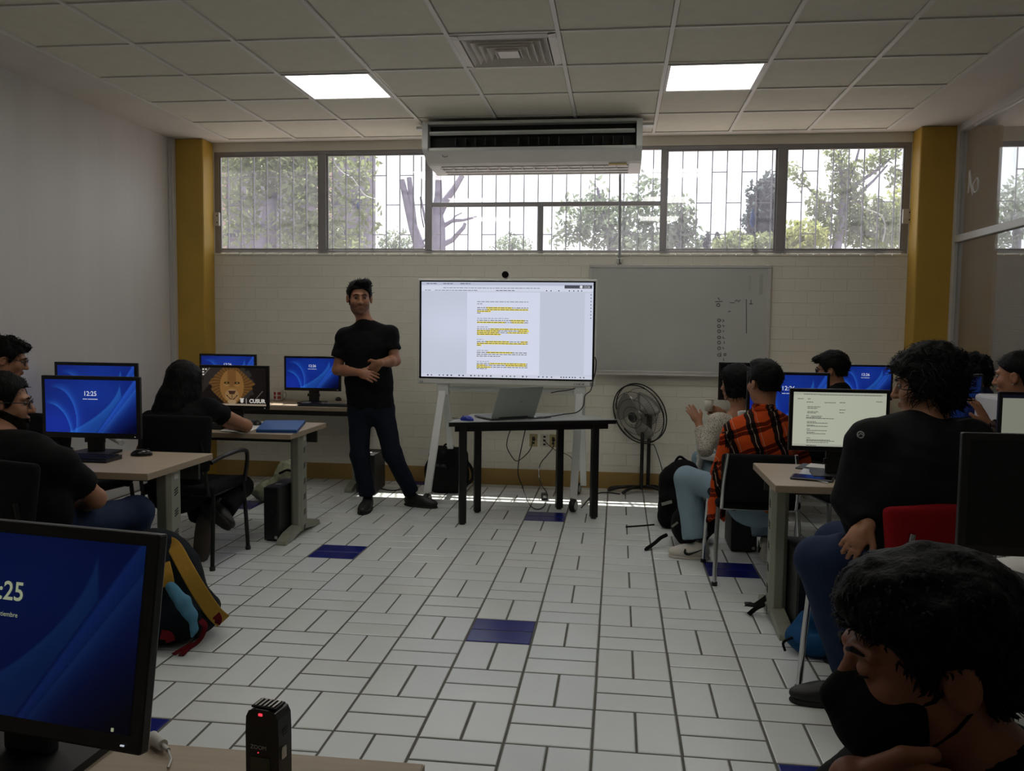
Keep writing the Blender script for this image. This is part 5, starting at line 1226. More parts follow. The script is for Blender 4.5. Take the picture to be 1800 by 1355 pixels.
def strands(name, v, f, c, n, length, parent, material, seed, down=.5, curl=.3, up=None):
    """thin tapered locks standing off a hair surface"""
    r = np.random.RandomState(seed); idx = r.choice(len(v), n); P = v[idx]; out = P-np.array(c); out /= np.linalg.norm(out, axis=1)[:, None]
    t = r.normal(size=(n, 3)); t -= out*(t*out).sum(1)[:, None]; t /= np.linalg.norm(t, axis=1)[:, None]; L = length*r.uniform(.4, 1.3, (n, 1))
    dirn = out*.35+t*curl+np.array((0, 0, -down)); dirn /= np.linalg.norm(dirn, axis=1)[:, None]; side = np.cross(dirn, out); side /= np.maximum(np.linalg.norm(side, axis=1)[:, None], 1e-6); w = .0022
    m1 = P+dirn*L*.5+out*L*.18; e = P+dirn*L+t*L*.15; b0 = P-out*.004
    vs = np.stack([b0-side*w, b0+side*w, m1+side*w*.8, m1-side*w*.8, e+side*w*.15, e-side*w*.15], 1).reshape(-1, 3); i = np.arange(n)*6
    fs = np.concatenate([np.stack([i, i+1, i+2, i+3], 1), np.stack([i+3, i+2, i+4, i+5], 1)]); o = mesh_obj(name, vs, fs, material, parent, True); o['kind'] = 'stuff'; return o
def hair(parent, c, R, s, material, style='short', th=.012, noise=.006, freq=90, line=.078, nape=-.07, extra=(), seed=1, n=350, length=.03, h=.006, down=.3, fringe=True, side=.02, curl=.5, burn=True):
    c = np.array(c); S = Solid(); sk = np.array((.081+th*.7, .098+th, .084+th))
    def f(P):
        q_ = ((P-c)@R)/s; e = q_-np.array((0, -.014, .048)); k0 = np.linalg.norm(e/sk, axis=-1); k1 = np.linalg.norm(e/(sk*sk), axis=-1); d_ = k0*(k0-1)/np.maximum(k1, 1e-6)
        y = q_[..., 1]; zh = np.interp(y, [-.11, -.045, -.036, -.028, .012, .018, .034, .046, .062, .085, .12], [nape, nape, min(-.01, side), min(.030, .030 if side > -.015 else side), min(.030, .030 if side > -.015 else side), min(-.004, side) if burn else .036, min(.004, side+.01) if burn else .046, .030 if burn else .056, line-.014, line, line])
        e2 = q_-np.array((0, -.012, -.02)); kk = np.linalg.norm(e2/np.array((.071+th*.6, .084+th*.6, .085)), axis=-1); d_ = np.minimum(d_, (kk-1)*.07)
        return np.maximum(d_, (zh-q_[..., 2])*.8)*s
    S.fn(f, c-.16*s, c+.17*s)
    for (p, r_, k) in extra: S.ell(c+R@(np.array(p)*s), np.array(r_)*s, R, k*s)
    v, fc = S.mesh(h, disp=lambda P: noise*(vnoise(P, freq, seed)+.5*vnoise(P, freq*2.3, seed+5)), inflate=.002)
    o = mesh_obj('hair', v, fc, material, parent)
    if n: strands('hair_lock', v, fc, c, n, length, o, material, seed, down, curl)
    return o
def shell(parent, name, c, R, s, material, keep, th=.004, h=.004):
    """thin layer over the lower face (beard, mask)"""
    S = Solid(); add_head(S, c, R, s); c = np.array(c); D, a, hh = S.field(h, inflate=th)
    ii = np.stack(np.meshgrid(*[a[j]+hh*np.arange(D.shape[j]) for j in range(3)], indexing='ij'), -1); q_ = ((ii-c)@R)/s
    D = np.maximum(D, keep(q_).astype(np.float32)*s); v, f = surface_net(D, a, hh); return mesh_obj(name, v, f, material, parent)
def shoe(parent, heel, toe, material, sole, w=.046, hgt=.075, up=(0, 0, 1), name='shoe', mark=None, ankle=None):
    heel, toe = np.array(heel, float), np.array(toe, float); d = toe-heel; L = np.linalg.norm(d); y = d/L; u = np.array(up, float); z = unit(u-y*(u@y)); x = np.cross(y, z); R = np.stack([x, y, z], 1); P = lambda a, b, cc: heel+R@np.array((a, b, cc))
    S = Solid(); S.ell(P(0, L*.70, .035), (w, L*.34, .036), R, .02); S.ell(P(0, L*.22, .045), (w*.82, L*.26, .05), R, .03); S.cone(P(0, L*.22, .05), P(0, L*.18, hgt+.03), w*.85, w*.78, .02, flat=(False, True)); S.ell(P(0, L*.5, .045), (w*.85, L*.3, .042), R, .03)
    fl = P(0, 0, .012); S.fn(lambda Q: (fl-Q)@(-z)*-1.0 if False else (Q-fl)@z, P(-.2, -.2, -.3), P(.2, L+.2, .012), 0, 's')
    v, f = S.mesh(.006); o = mesh_obj(name, v, f, material, parent)
    S2 = Solid(); S2.ell(P(0, L*.68, .008), (w*1.06, L*.36, .02), R, .01); S2.ell(P(0, L*.25, .008), (w*.92, L*.30, .02), R, .03); S2.ell(P(0, L*.47, .008), (w*.85, L*.36, .02), R, .02)
    lo = P(0, 0, 0); hi = P(0, 0, .022)
    S2.fn(lambda Q: (Q-lo)@z, P(-.2, -.2, -.3), P(.2, L+.2, 0), 0, 's'); S2.fn(lambda Q: -((Q-hi)@z), P(-.2, -.2, .022), P(.2, L+.2, .3), 0, 's')
    v, f = S2.mesh(.006); mesh_obj('sole', v, f, sole, o)
    if mark is not None:
        for sx in (-1, 1):
            pts = [P(sx*w*.98, L*.30, .070), P(sx*w*1.02, L*.36, .046), P(sx*w*1.06, L*.50, .042), P(sx*w*.86, L*.16, .078)]
            sw = MB(); cur = [P(sx*w*.93, L*.60, .066), P(sx*w*1.07, L*.60, .045), P(sx*w*1.05, L*.52, .036), P(sx*w*1.03, L*.40, .045), P(sx*w*.98, L*.12, .074)]
            sw.tube(spline(cur, 5), .006, 6, rad=[.003+.006*math.sin(math.pi*min(1, k/20*1.0+.08)) for k in range(21)]); sw.build('side_mark', mark, o)
    return o
M_shoe = mat('black_leather', (14, 13, 13), .5, var=.1); M_sole = mat('dark_rubber', (22, 20, 19), .8, var=.1); M_wsole = mat('white_rubber', (190, 184, 172), .7, var=.05); M_wshoe = mat('white_leather', (200, 194, 182), .55, var=.04)

def person(label, head, look, body, J=None, sk=SK1, top=C_black, bottom=C_denim, sleeve=.55, s=1.0, bulk=1.0, hairkw=None, hmat=HAIR, shoes=True, roll=0.0, hands=None, seated=True, h=.007, hc=.010, legs=True, shoe_m=(M_shoe, M_sole), neckline=.07, torso_w=1.0, eye=True, arms=True, sleeve_mat=None, hem=None, loose=0.0, lids=False, leg_w=1.0):
    """body = facing angle of the trunk (0 faces +Y, positive turns left); J overrides joints in world space.
       a = the person's left side (-x when facing +Y ... +x is their right)"""
    head = np.array(head, float); th = body; ca, sa = math.cos(th), math.sin(th)
    D0 = dict(pelvis=(0, -.02, .53), hipa=(-.09, .02, .52), hipb=(.09, .02, .52), kna=(-.13, .42, .53), knb=(.13, .42, .53), ana=(-.13, .42, .09), anb=(.13, .42, .09), toea=(-.14, .58, .03), toeb=(.14, .58, .03),
              chest=(0, -.03, .86), neck=(0, -.02, 1.05), sha=(-.175, -.02, 1.005), shb=(.175, -.02, 1.005), ela=(-.24, .07, .77), elb=(.24, .07, .77), wra=(-.17, .29, .78), wrb=(.17, .29, .78))
    off = np.array((0, .03, 1.185)); dz = head[2]-1.185
    Jn = {}
    for k, p in D0.items():
        q_ = np.array(p)-np.array((0, .03, 0)); w = np.array((ca*q_[0]-sa*q_[1], sa*q_[0]+ca*q_[1], q_[2]))+np.array((head[0], head[1], 0))
        if k in ('chest',): w[2] += dz*.55
        elif k in ('neck', 'sha', 'shb', 'ela', 'elb', 'wra', 'wrb'): w[2] += dz
        Jn[k] = w
    if J:
        for k, p in J.items(): Jn[k] = np.array(p, float)
    j = Jn; R = head_frame(look, roll); root = tag(empty('person', (head[0], head[1], 0)), label, 'person', 'people in the classroom'); O = np.array(root.location)
    def link(o): o.location = -Vector(O); return o
    xax = unit(j['shb']-j['sha']); zax = unit(j['neck']-j['pelvis']); yax = np.cross(zax, xax); TR = np.stack([xax, unit(yax), zax], 1); TR[:, 0] = np.cross(TR[:, 1], TR[:, 2])
    sw = np.linalg.norm(j['shb']-j['sha'])
    def trunk(S, e=0.0):
        S.ell(j['chest']+TR@np.array((0, .0, .02)), np.array((sw*.47*torso_w+e, .105*bulk+e, .20)), TR, .04); mid = (j['chest']+j['pelvis'])/2
        S.ell(mid, np.array((sw*.41*torso_w*bulk+e, .100*bulk+e, .19)), TR, .05); S.ell(j['pelvis'], np.array((.165*bulk**.5+e, .115*bulk+e, .13)), TR, .05)
        for q_ in 'ab': S.cone(j['neck']-zax*.030, j['sh'+q_]-zax*.012, .050, .047*bulk**.5+e, .05); S.cone(j['sh'+q_]-zax*.01, j['chest']+(j['sh'+q_]-j['chest'])*.4-zax*.05, .050+e, .085, .05)
    # body: head, neck, trunk, arms and hands in one surface
    S = Solid(); trunk(S, -.008)
    T = add_head(S, head, R, s, lids=lids)
    S.cone(j['neck']-zax*.02, T(0, -.018, -.045), .058*bulk**.5, .052, .03)
    if arms:
        for q_, sd in (('a', 1), ('b', -1)):
            S.cone(j['sh'+q_], j['el'+q_], .047*bulk**.5, .038*bulk**.5, .02); S.cone(j['el'+q_], j['el'+q_]+(j['wr'+q_]-j['el'+q_])*.35, .039*bulk**.5, .040*bulk**.5, .02); S.cone(j['el'+q_]+(j['wr'+q_]-j['el'+q_])*.35, j['wr'+q_], .040*bulk**.5, .026, .02)
            hd = (hands or {}).get(q_, {})
            if hd is not None:
                d_ = hd.get('d', j['wr'+q_]-j['el'+q_]); add_hand(S, j['wr'+q_], d_, hd.get('n', (0, 0, 1)), hd.get('side', sd*-1), hd.get('size', .95*s), hd.get('curl', .35), thumb=hd.get('thumb', .5))
    body_o = link(solid_obj('body', S, h, sk, root))
    # top
    S = Solid(); trunk(S, .004)
    if loose: S.ell((j['chest']+j['pelvis'])/2-zax*.03, np.array((sw*.43*torso_w*bulk+loose, .108*bulk+loose*.6, .26)), TR, .05)
    for q_ in 'ab':
        if arms and sleeve:
            if sleeve <= 1: S.cone(j['sh'+q_]-zax*.008, j['sh'+q_]+(j['el'+q_]-j['sh'+q_])*sleeve, .052*bulk**.5, .060*bulk**.5, .03, flat=(False, True))
            else:
                S.cone(j['sh'+q_], j['el'+q_], .062*bulk**.5, .052*bulk**.5, .03); S.cone(j['el'+q_], j['el'+q_]+(j['wr'+q_]-j['el'+q_])*(sleeve-1), .052*bulk**.5, .040*bulk**.5, .02, flat=(False, True))
    nf = j['neck']+zax*.015; S.cone(nf-zax*.06+TR[:, 1]*.03, nf+zax*.12+TR[:, 1]*.04, neckline, neckline*1.05, .006, 's')
    hemz = hem if hem is not None else -.14
    pl = j['pelvis']+zax*hemz
    S.fn(lambda Q: (Q-pl)@zax, pl-.5, pl+np.array((.5, .5, .02)), 0, 's')
    rs = int(abs(head[0])*1000) % 97
    link(solid_obj('shirt', S, hc, top, root, disp=lambda P: .0045*vnoise(P, 26, rs)+.0025*vnoise(P*np.array((1, 1, 2.2)), 48, rs+1), inflate=.006))
    # trousers
    if legs:
        S = Solid(); S.ell(j['pelvis']-zax*.02, np.array((.165*bulk**.5, .118*bulk, .13)), TR, .04)
        for q_ in 'ab':
            lf = j['an'+q_]-j['kn'+q_]; b5 = bulk**.5
            S.cone(j['hip'+q_], j['kn'+q_], .088*b5, .066*b5, .04); S.cone(j['kn'+q_], j['kn'+q_]+lf*.92, .066*b5*leg_w**.5, .056*leg_w, .03, flat=(False, True))
        o = link(solid_obj('trousers', S, hc, bottom if not isinstance(bottom, tuple) else bottom[0], root, disp=lambda P: .004*vnoise(P, 24, rs+3)+.002*vnoise(P, 60, rs+4), inflate=.004))
        if shoes:
            for q_ in 'ab':
                t_ = j['toe'+q_]; a_ = j['an'+q_]; d_ = t_-a_; d_[2] = 0; L = np.linalg.norm(d_); d_ = unit(d_) if L > .02 else np.array((0, -1, 0)); hl_ = np.array((a_[0], a_[1], t_[2]-.03))-d_*.06; link(shoe(root, hl_, hl_+d_*.275, shoe_m[0], shoe_m[1]))
    if hairkw is not None: link(hair(root, head, R, s, hmat, **hairkw))
    if eye:
        e = empty('face'); e.parent = body_o; bpy.data.objects.remove(e)
        n0 = set(bpy.data.objects); eyes(body_o, T, s); brows(body_o, T, s, hmat)
    return root, T, R, link, j, body_o
# ---- the standing man
Yt = 2.60
J = dict(pelvis=PY(652, 712, Yt), hipa=PY(633, 722, Yt-.01), hipb=PY(672, 722, Yt+.01), kna=PY(633, 800, Yt-.08), knb=PY(690, 798, Yt), ana=(PZ(638, 880, .09).x, 2.56, .09), anb=(PZ(717, 875, .09).x, 2.74, .09),
         toea=(-1.2, 2.3, .03), toeb=(-.65, 2.66, .03), chest=PY(645, 622, Yt), neck=PY(642, 564, Yt), sha=PY(606, 590, Yt), shb=PY(684, 585, Yt+.02), ela=PY(593, 650, Yt-.02), elb=PY(695, 634, Yt-.02), wra=PY(632, 655, Yt-.20), wrb=PY(667, 638, Yt-.22))
# a/b are the picture's left and right here; the man faces the viewer
person_args = dict(sk=SK1, top=C_black, bottom=C_denim, sleeve=.62, hem=-.02, neckline=.084, s=1.06, loose=.022, torso_w=1.06, h=.006, hc=.009,
    hands=dict(a=dict(d=PY(662, 664, Yt-.26)-PY(632, 655, Yt-.20), n=(-.1, -.9, .45), side=-1, curl=.25), b=dict(d=PY(647, 656, Yt-.18)-PY(667, 638, Yt-.22), n=(.4, -.75, .3), side=1, curl=.5)),
    hairkw=dict(th=.010, noise=.004, line=.080, nape=-.05, extra=(((-.02, .062, .118), (.055, .040, .026), .02), ((-.05, .03, .10), (.03, .05, .04), .02)), n=240, length=.018, down=-.5, side=.02, seed=3))
root, T, R, link, j, bo = person('standing man in black t-shirt and dark jeans with clasped hands by the display', PY(632, 526, Yt), (.36, -.92, -.04), math.pi, {k: tuple(v) for k, v in J.items()}, **person_args)
link(shell(root, 'stubble', PY(632, 526, Yt), R, 1.06, mat('stubble', (112, 76, 60), .7, var=.1), lambda q_: np.maximum(np.maximum(q_[..., 2]+.034-.5*np.clip(.07-q_[..., 1], 0, .1), .02-q_[..., 1]), -(np.hypot((q_[..., 0])/.025, (q_[..., 2]+.057)/.011)-1)*.01), th=.0012))
MB().tube([T(-.017, .1005, -.0562), T(0, .1025, -.0552), T(.017, .1005, -.0562)], .002, 5).build('lip_line', M_lip, bo)

# ---- woman with long hair at the second left desk
hp = PY(324, 678, 1.16)
J = dict(neck=PY(318, 722, 1.08), chest=PY(310, 775, 1.02), pelvis=PY(312, 858, .98), sha=PY(268, 738, 1.05), shb=PY(364, 716, 1.14), elb=(PY(432, 748, 1.42)), wrb=PY(372, 742, 1.75), ela=PY(252, 790, 1.25), wra=PY(300, 765, 1.6),
         hipa=PY(290, 855, 1.02), hipb=PY(335, 860, 1.02), kna=PY(330, 835, 1.45), knb=PY(425, 855, 1.40), ana=PY(352, 915, 1.12), anb=PY(392, 900, 1.06), toea=PY(350, 970, 1.0), toeb=PY(360, 915, .95))
root, T, R, link, j, bo = person('woman with long dark hair in black, leaning on the second left desk', hp, (.2, .94, -.28), 0.0, {k: tuple(v) for k, v in J.items()}, sk=SK2, top=C_black, bottom=C_black, sleeve=.42, bulk=.95, shoes=False, eye=False,
    hairkw=dict(th=.020, noise=.005, freq=60, nape=-.12, line=.085, extra=(((0, -.075, -.06), (.085, .05, .12), .04), ((-.01, -.085, -.16), (.10, .045, .13), .05), ((.03, -.08, -.24), (.075, .04, .12), .05), ((-.06, -.07, -.22), (.05, .04, .12), .05), ((.075, .0, -.07), (.03, .06, .12), .03), ((-.075, .0, -.07), (.03, .06, .12), .03)), n=500, length=.06, down=1.6, curl=.15, seed=8, h=.007))
sh1 = shoe(root, PY(357, 905, 1.05), PY(352, 988, .99), M_shoe, mat('grey_brown_sole', (66, 58, 52), .8, var=.1), up=(-.2, 1, .2)); link(sh1)
sh2 = shoe(root, PY(352, 888, 1.04), PY(402, 930, 1.0), M_shoe, M_sole, up=(.5, 1, .5)); link(sh2)

# ---- bearded man with glasses at the front-left desk
hp = PY(6, 712, -.36)
J = dict(neck=PY(-2, 775, -.42), chest=PY(20, 850, -.44), pelvis=PY(30, 960, -.45), sha=PY(-70, 790, -.30), shb=PY(105, 812, -.52), elb=PY(168, 876, -.30), wrb=PY(110, 895, -.05), ela=PY(-100, 880, -.1), wra=PY(20, 880, .08),
         hipa=PY(20, 950, -.38), hipb=PY(60, 950, -.42), kna=PY(130, 905, .05), knb=PY(238, 900, .02), ana=(-1.75, .05, .09), anb=(-1.62, .0, .09), toea=(-1.7, .25, .03), toeb=(-1.55, .2, .03))
root, T, R, link, j, bo = person('bearded man with glasses in a black t-shirt at the front-left desk', hp, (.86, .50, -.05), -.6, {k: tuple(v) for k, v in J.items()}, sk=SK2, top=C_black, bottom=C_denim2, sleeve=.60, bulk=1.2,
    hands=dict(b=dict(n=(0, -.6, .8), curl=.5)), hairkw=dict(th=.014, noise=.003, nape=-.045, n=200, length=.02, seed=4, side=.03, line=.085))
glasses(root, lambda *p: T(*p)-np.array(root.location), 1.05)
link(shell(root, 'beard', hp, R, 1.0, mat('beard_brown', (26, 19, 16), .8, var=.3, scale=60, bump=.4, bscale=150, spec=.1), lambda q_: np.maximum(np.maximum(q_[..., 2]+.052-.5*np.clip(.080-q_[..., 1], 0, .1), -.004-q_[..., 1]), -(np.hypot(q_[..., 0]/.024, (q_[..., 2]+.057)/.010)-1)*.01), th=.006))

# ---- man half out of frame behind him
hp = PY(12, 634, .98)
root, T, R, link, j, bo = person('young man with glasses at the left edge of the picture, behind the bearded man', hp, (.86, .48, -.22), -.5, None, sk=SK2, top=C_black2, hairkw=dict(th=.018, noise=.007, n=260, length=.03, seed=5, side=.03, line=.075, extra=(((0, .07, .105), (.05, .035, .025), .02),)), shoes=True)
glasses(root, lambda *p: T(*p)-np.array(root.location), 1.0)

# ---- woman in the lace blouse with a cup
hp = PY(1293, 678, 2.70)
J = dict(neck=PY(1298, 724, 2.68), chest=PY(1290, 775, 2.71), pelvis=PY(1290, 850, 2.70), sha=PY(1262, 742, 2.65), shb=PY(1318, 740, 2.81), ela=PY(1240, 790, 2.59), wra=PY(1228, 742, 2.71), elb=PY(1322, 795, 2.95), wrb=PY(1270, 726, 2.88),
         hipa=PY(1280, 850, 2.67), hipb=PY(1300, 850, 2.77), kna=PY(1232, 806, 2.95), knb=PY(1246, 806, 3.1), ana=(1.42, 3.05, .10), anb=(1.50, 3.2, .10), toea=(1.35, 3.2, .03), toeb=(1.42, 3.35, .03))
root, T, R, link, j, bo = person('woman in a beige lace blouse raising her hands beside a cup', hp, (-.78, .60, -.03), .75, {k: tuple(v) for k, v in J.items()}, sk=SK2, top=C_lace, bottom=C_light, sleeve=1.75, bulk=.9, neckline=.10,
    hands=dict(a=dict(d=(-.35, .1, .6), n=(.2, -.9, .2), side=1, curl=.3), b=dict(d=(-.85, -.05, .30), n=(.1, .9, .2), side=1, curl=.75)),
    hairkw=dict(th=.036, noise=.006, freq=60, nape=-.13, side=-.09, line=.07, n=350, length=.04, down=1.2, curl=.2, seed=9))
cp = PY(1246, 712, 2.84); cup = tag(empty('paper_cup', (cp.x, cp.y, cp.z-.045)), 'white cup held up by the woman in the lace blouse', 'cup'); MB().lathe((0, 0, 0), [(.001, 0), (.028, 0), (.037, .09), (.0345, .09), (.026, .004), (.001, .004)], n=24).build('cup_wall', mat('paper_white', (196, 190, 178), .6, var=.02), cup); MB().tube([(.036*math.cos(t), .036*math.sin(t), .09) for t in np.linspace(0, 6.28, 25)[:-1]], .0022, 6, closed=True).build('rim', MATS['paper_white'], cup)

# ---- man in the orange plaid shirt
hp = PY(1343, 676, 1.36)
J = dict(neck=PY(1345, 722, 1.34), chest=PY(1335, 790, 1.30), pelvis=PY(1330, 880, 1.30), sha=PY(1292, 758, 1.33), shb=PY(1398, 755, 1.36), ela=PY(1268, 830, 1.48), wra=PY(1300, 835, 1.78), elb=PY(1412, 830, 1.5), wrb=PY(1390, 830, 1.8),
         hipa=PY(1300, 868, 1.36), hipb=PY(1350, 872, 1.36), kna=PY(1208, 842, 1.62), knb=PY(1330, 850, 1.85), ana=(1.165, 1.56, .10), anb=(1.60, 1.72, .10), toea=(.9, 1.46, .03), toeb=(1.58, 1.45, .03))
root, T, R, link, j, bo = person('young man in an orange plaid shirt and light jeans seen from behind', hp, (-.50, .86, 0), .15, {k: tuple(v) for k, v in J.items()}, sk=SK1, top=C_plaid, bottom=C_light, sleeve=1.8, bulk=1.05, torso_w=1.08, hem=-.12, neckline=.062, shoes=False, leg_w=1.3,
    hairkw=dict(th=.012, noise=.003, nape=-.03, side=.03, n=180, length=.02, seed=10, line=.085, extra=(((0, .03, .118), (.06, .07, .03), .02),)))
link(shoe(root, PZ(1240, 984, .0)+Vector((.02, .02, 0)), PZ(1177, 978, .0), M_wshoe, M_wsole, w=.05, mark=M_dark))
link(shoe(root, (1.62, 1.80, 0), (1.60, 1.53, 0), M_wshoe, M_wsole, mark=M_dark))
S = Solid(); S.chain([PY(1275, 770, 1.20), PY(1264, 830, 1.16), PY(1260, 885, 1.15), PY(1258, 914, 1.15)], [.036, .036, .044, .052], .02); pz = PY(1258, 912, 1.15).z
S.fn(lambda Q: Q[..., 2]-pz+.02*np.sin(Q[..., 0]*60), (0, 0, pz-.3), (3, 3, pz+.02), 0, 's'); link(solid_obj('shirt_tail', S, .008, C_plaid, root, disp=lambda P: .006*vnoise(P, 45, 3)))
S = Solid(); S.ell(PY(1312, 880, 1.13), (.15, .03, .05), None, .02); link(solid_obj('shirt_hem', S, .009, C_plaid, root, disp=lambda P: .006*vnoise(P, 40, 6)))
S = Solid(); S.rbox(PY(1342, 716, 1.315), (.062, .05, .022), .018, None, .02); link(solid_obj('collar', S, .006, C_plaid, root))

# ---- boy with dark glasses
hp = PY(1462, 652, 2.72)
root, T, R, link, j, bo = person('boy with dark glasses in black between the two right blue monitors', hp, (-.90, .40, -.12), 1.1, None, sk=SK1, top=C_black, hairkw=dict(th=.022, noise=.004, nape=-.04, side=.035, line=.07, n=200, length=.025, seed=11, extra=(((0, .085, .095), (.06, .045, .022), .02),)))
glasses(root, lambda *p: T(*p)-np.array(root.location), 1.0, dark=True)

# ---- large man in a black sweater
hp = PY(1630, 682, -.42)
J = dict(neck=PY(1632, 745, -.44), chest=PY(1605, 830, -.46), pelvis=PY(1600, 955, -.48), sha=PY(1528, 775, -.50), shb=PY(1705, 775, -.42), ela=PY(1500, 880, -.52), wra=PY(1524, 924, -.62), elb=PY(1700, 880, -.2), wrb=PY(1560, 928, -.56),
         hipa=PY(1590, 965, -.46), hipb=PY(1630, 965, -.34), kna=PY(1440, 985, -.50), knb=PY(1470, 955, -.10), ana=(1.56, -.42, .10), anb=(1.75, -.1, .10), toea=(1.40, -.42, .03), toeb=(1.6, -.0, .03))
root, T, R, link, j, bo = person('large man with wavy black hair in a black sweater at the right-hand desk', hp, (-.88, .42, -.10), .9, {k: tuple(v) for k, v in J.items()}, sk=SK2, top=C_black2, bottom=C_denim2, sleeve=1.9, bulk=1.45, torso_w=1.18, s=1.02,
    hands=dict(a=dict(d=(-.35, -.25, -.35), n=(-.2, -.9, .4), curl=.7), b=dict(d=(-.8, -.2, -.15), n=(-.2, -.8, .5), curl=.7)),
    hairkw=dict(th=.036, noise=.010, freq=55, nape=-.10, side=-.03, line=.065, n=900, length=.045, down=.5, curl=.7, seed=12, h=.006))
lg = PY(1513, 764, -.60); lo = MB().tube([Vector((.011*math.cos(t), 0, .011*math.sin(t))) for t in np.linspace(0, 6.28, 15)[:-1]], .0025, 5, closed=True).tube([(-.007, 0, -.003), (0, 0, .005), (.007, 0, -.002)], .002, 5).build('chest_logo', mat('logo_grey', (150, 152, 150), .6, var=0), root); lo.location = lg-Vector(root.location); lo.rotation_euler = (0, 0, -.5)

# ---- curly man and girl at the far right
hp = PY(1710, 662, 2.75)
root, T, R, link, j, bo = person('man with curly hair and glasses bending over the dim blue monitor', hp, (-.92, .12, -.22), 1.2, None, sk=SK1, top=C_navy, hairkw=dict(th=.034, noise=.012, freq=70, nape=-.08, side=-.02, line=.062, n=600, length=.03, curl=1.2, down=.2, seed=13))
glasses(root, lambda *p: T(*p)-np.array(root.location), 1.0)
hp = PY(1789, 664, .98)
J = dict(wra=PY(1733, 745, .86), ela=PY(1775, 775, .80))
root, T, R, link, j, bo = person('girl with tied-back hair and an earring at the right edge', hp, (-.76, .64, -.10), 1.0, {k: tuple(v) for k, v in J.items()}, sk=SK1, top=C_plaid2, sleeve=1.85, bulk=.9, hands=dict(a=dict(d=(-.35, .1, .9), n=(.6, -.6, .2), side=-1, curl=.25)), hairkw=dict(th=.008, noise=.0015, nape=-.05, side=.03, burn=False, line=.082, n=80, length=.02, seed=14, extra=(((0, -.115, .01), (.04, .04, .045), .02),)))
MB().lathe(Vector(T(-.084, .0, -.032))-root.location, [(.0005, -.005), (.005, 0), (.0005, .005)], n=10).build('earring', M_chrome, root); MB().lathe(Vector(T(.084, .0, -.032))-root.location, [(.0005, -.005), (.005, 0), (.0005, .005)], n=10).build('earring', M_chrome, root)

# ---- masked man in the right foreground
hp = Vector((1.057, -2.566, 1.0)); look = (-.985, .0, -.14)
J = dict(neck=(1.130, -2.580, 0.870), chest=(1.170, -2.590, 0.705), pelvis=(1.190, -2.610, 0.500), sha=(1.100, -2.780, 0.825), shb=(1.150, -2.400, 0.825), ela=tuple(PY(1440, 1560, -2.66)), wra=tuple(PY(1500, 1374, -2.64)), elb=(0.870, -2.350, 0.545), wrb=(0.80, -2.42, 0.66), hipa=(1.170, -2.690, 0.500), hipb=(1.170, -2.510, 0.500), kna=(0.750, -2.710, 0.520), knb=(0.750, -2.510, 0.520), ana=(0.770, -2.710, 0.090), anb=(0.770, -2.510, 0.090), toea=(0.570, -2.690, 0.030), toeb=(0.570, -2.490, 0.030))
root, T, R, link, j, bo = person('man in a black face mask resting his chin on his hand, right foreground', tuple(hp), look, math.pi/2, J, sk=SK3, top=C_black2, sleeve=1.86, bulk=1.05, h=.0038, roll=-.024, eye=False, lids=True,
    hands=dict(a=dict(d=(.97, .02, .10), n=(-.1, .75, .45), side=1, curl=.72, thumb=.15), b=dict(curl=.6)),
    hairkw=dict(th=.016, noise=.004, freq=90, nape=-.045, side=.012, line=.066, n=1800, length=.012, down=.8, curl=.5, seed=15, h=.004, extra=(((0, .072, .088), (.056, .032, .024), .02), ((0, .03, .115), (.055, .06, .024), .02))))
M_mask = cloth('black_mask_cloth', (9, 9, 10), .1, 60)
S = Solid(); S.ell(T(0, .052, -.058), (.079, .076, .070), R, .02); S.cone(T(0, .098, -.006), T(0, .121, -.030), .010, .014, .03); cutn = R@unit((0, .04, 1.0)); cutp = np.array(T(0, .105, .002)); bn = R@unit((0, -1.0, -.10)); bp0 = np.array(T(0, .030, -.05))
S.fn(lambda Q: -((Q-cutp)@cutn), cutp-.2, cutp+.2, 0, 's'); S.fn(lambda Q: -((Q-bp0)@bn), bp0-.2, bp0+.2, 0, 's')
link(solid_obj('face_mask', S, .004, M_mask, root))
for e in (-1, 1):
    MB().tube([Vector(T(e*.058, .045, -.03))-root.location, Vector(T(e*.070, .02, -.018))-root.location, Vector(T(e*.084, -.008, .020))-root.location], .0022, 6).build('mask_strap', M_mask, root)
    MB().tube([Vector(T(e*.056, .035, -.085))-root.location, Vector(T(e*.070, .0, -.055))-root.location, Vector(T(e*.085, -.014, -.028))-root.location], .0022, 6).build('mask_strap', M_mask, root)
for e in (-1, 1):
    MB().tube([T(e*.016, .0925, .0075), T(e*.031, .0962, .0045), T(e*.046, .0875, .007)], .0016, 5).build('eyelash', HAIR, bo)
brows(bo, T, 1.0)
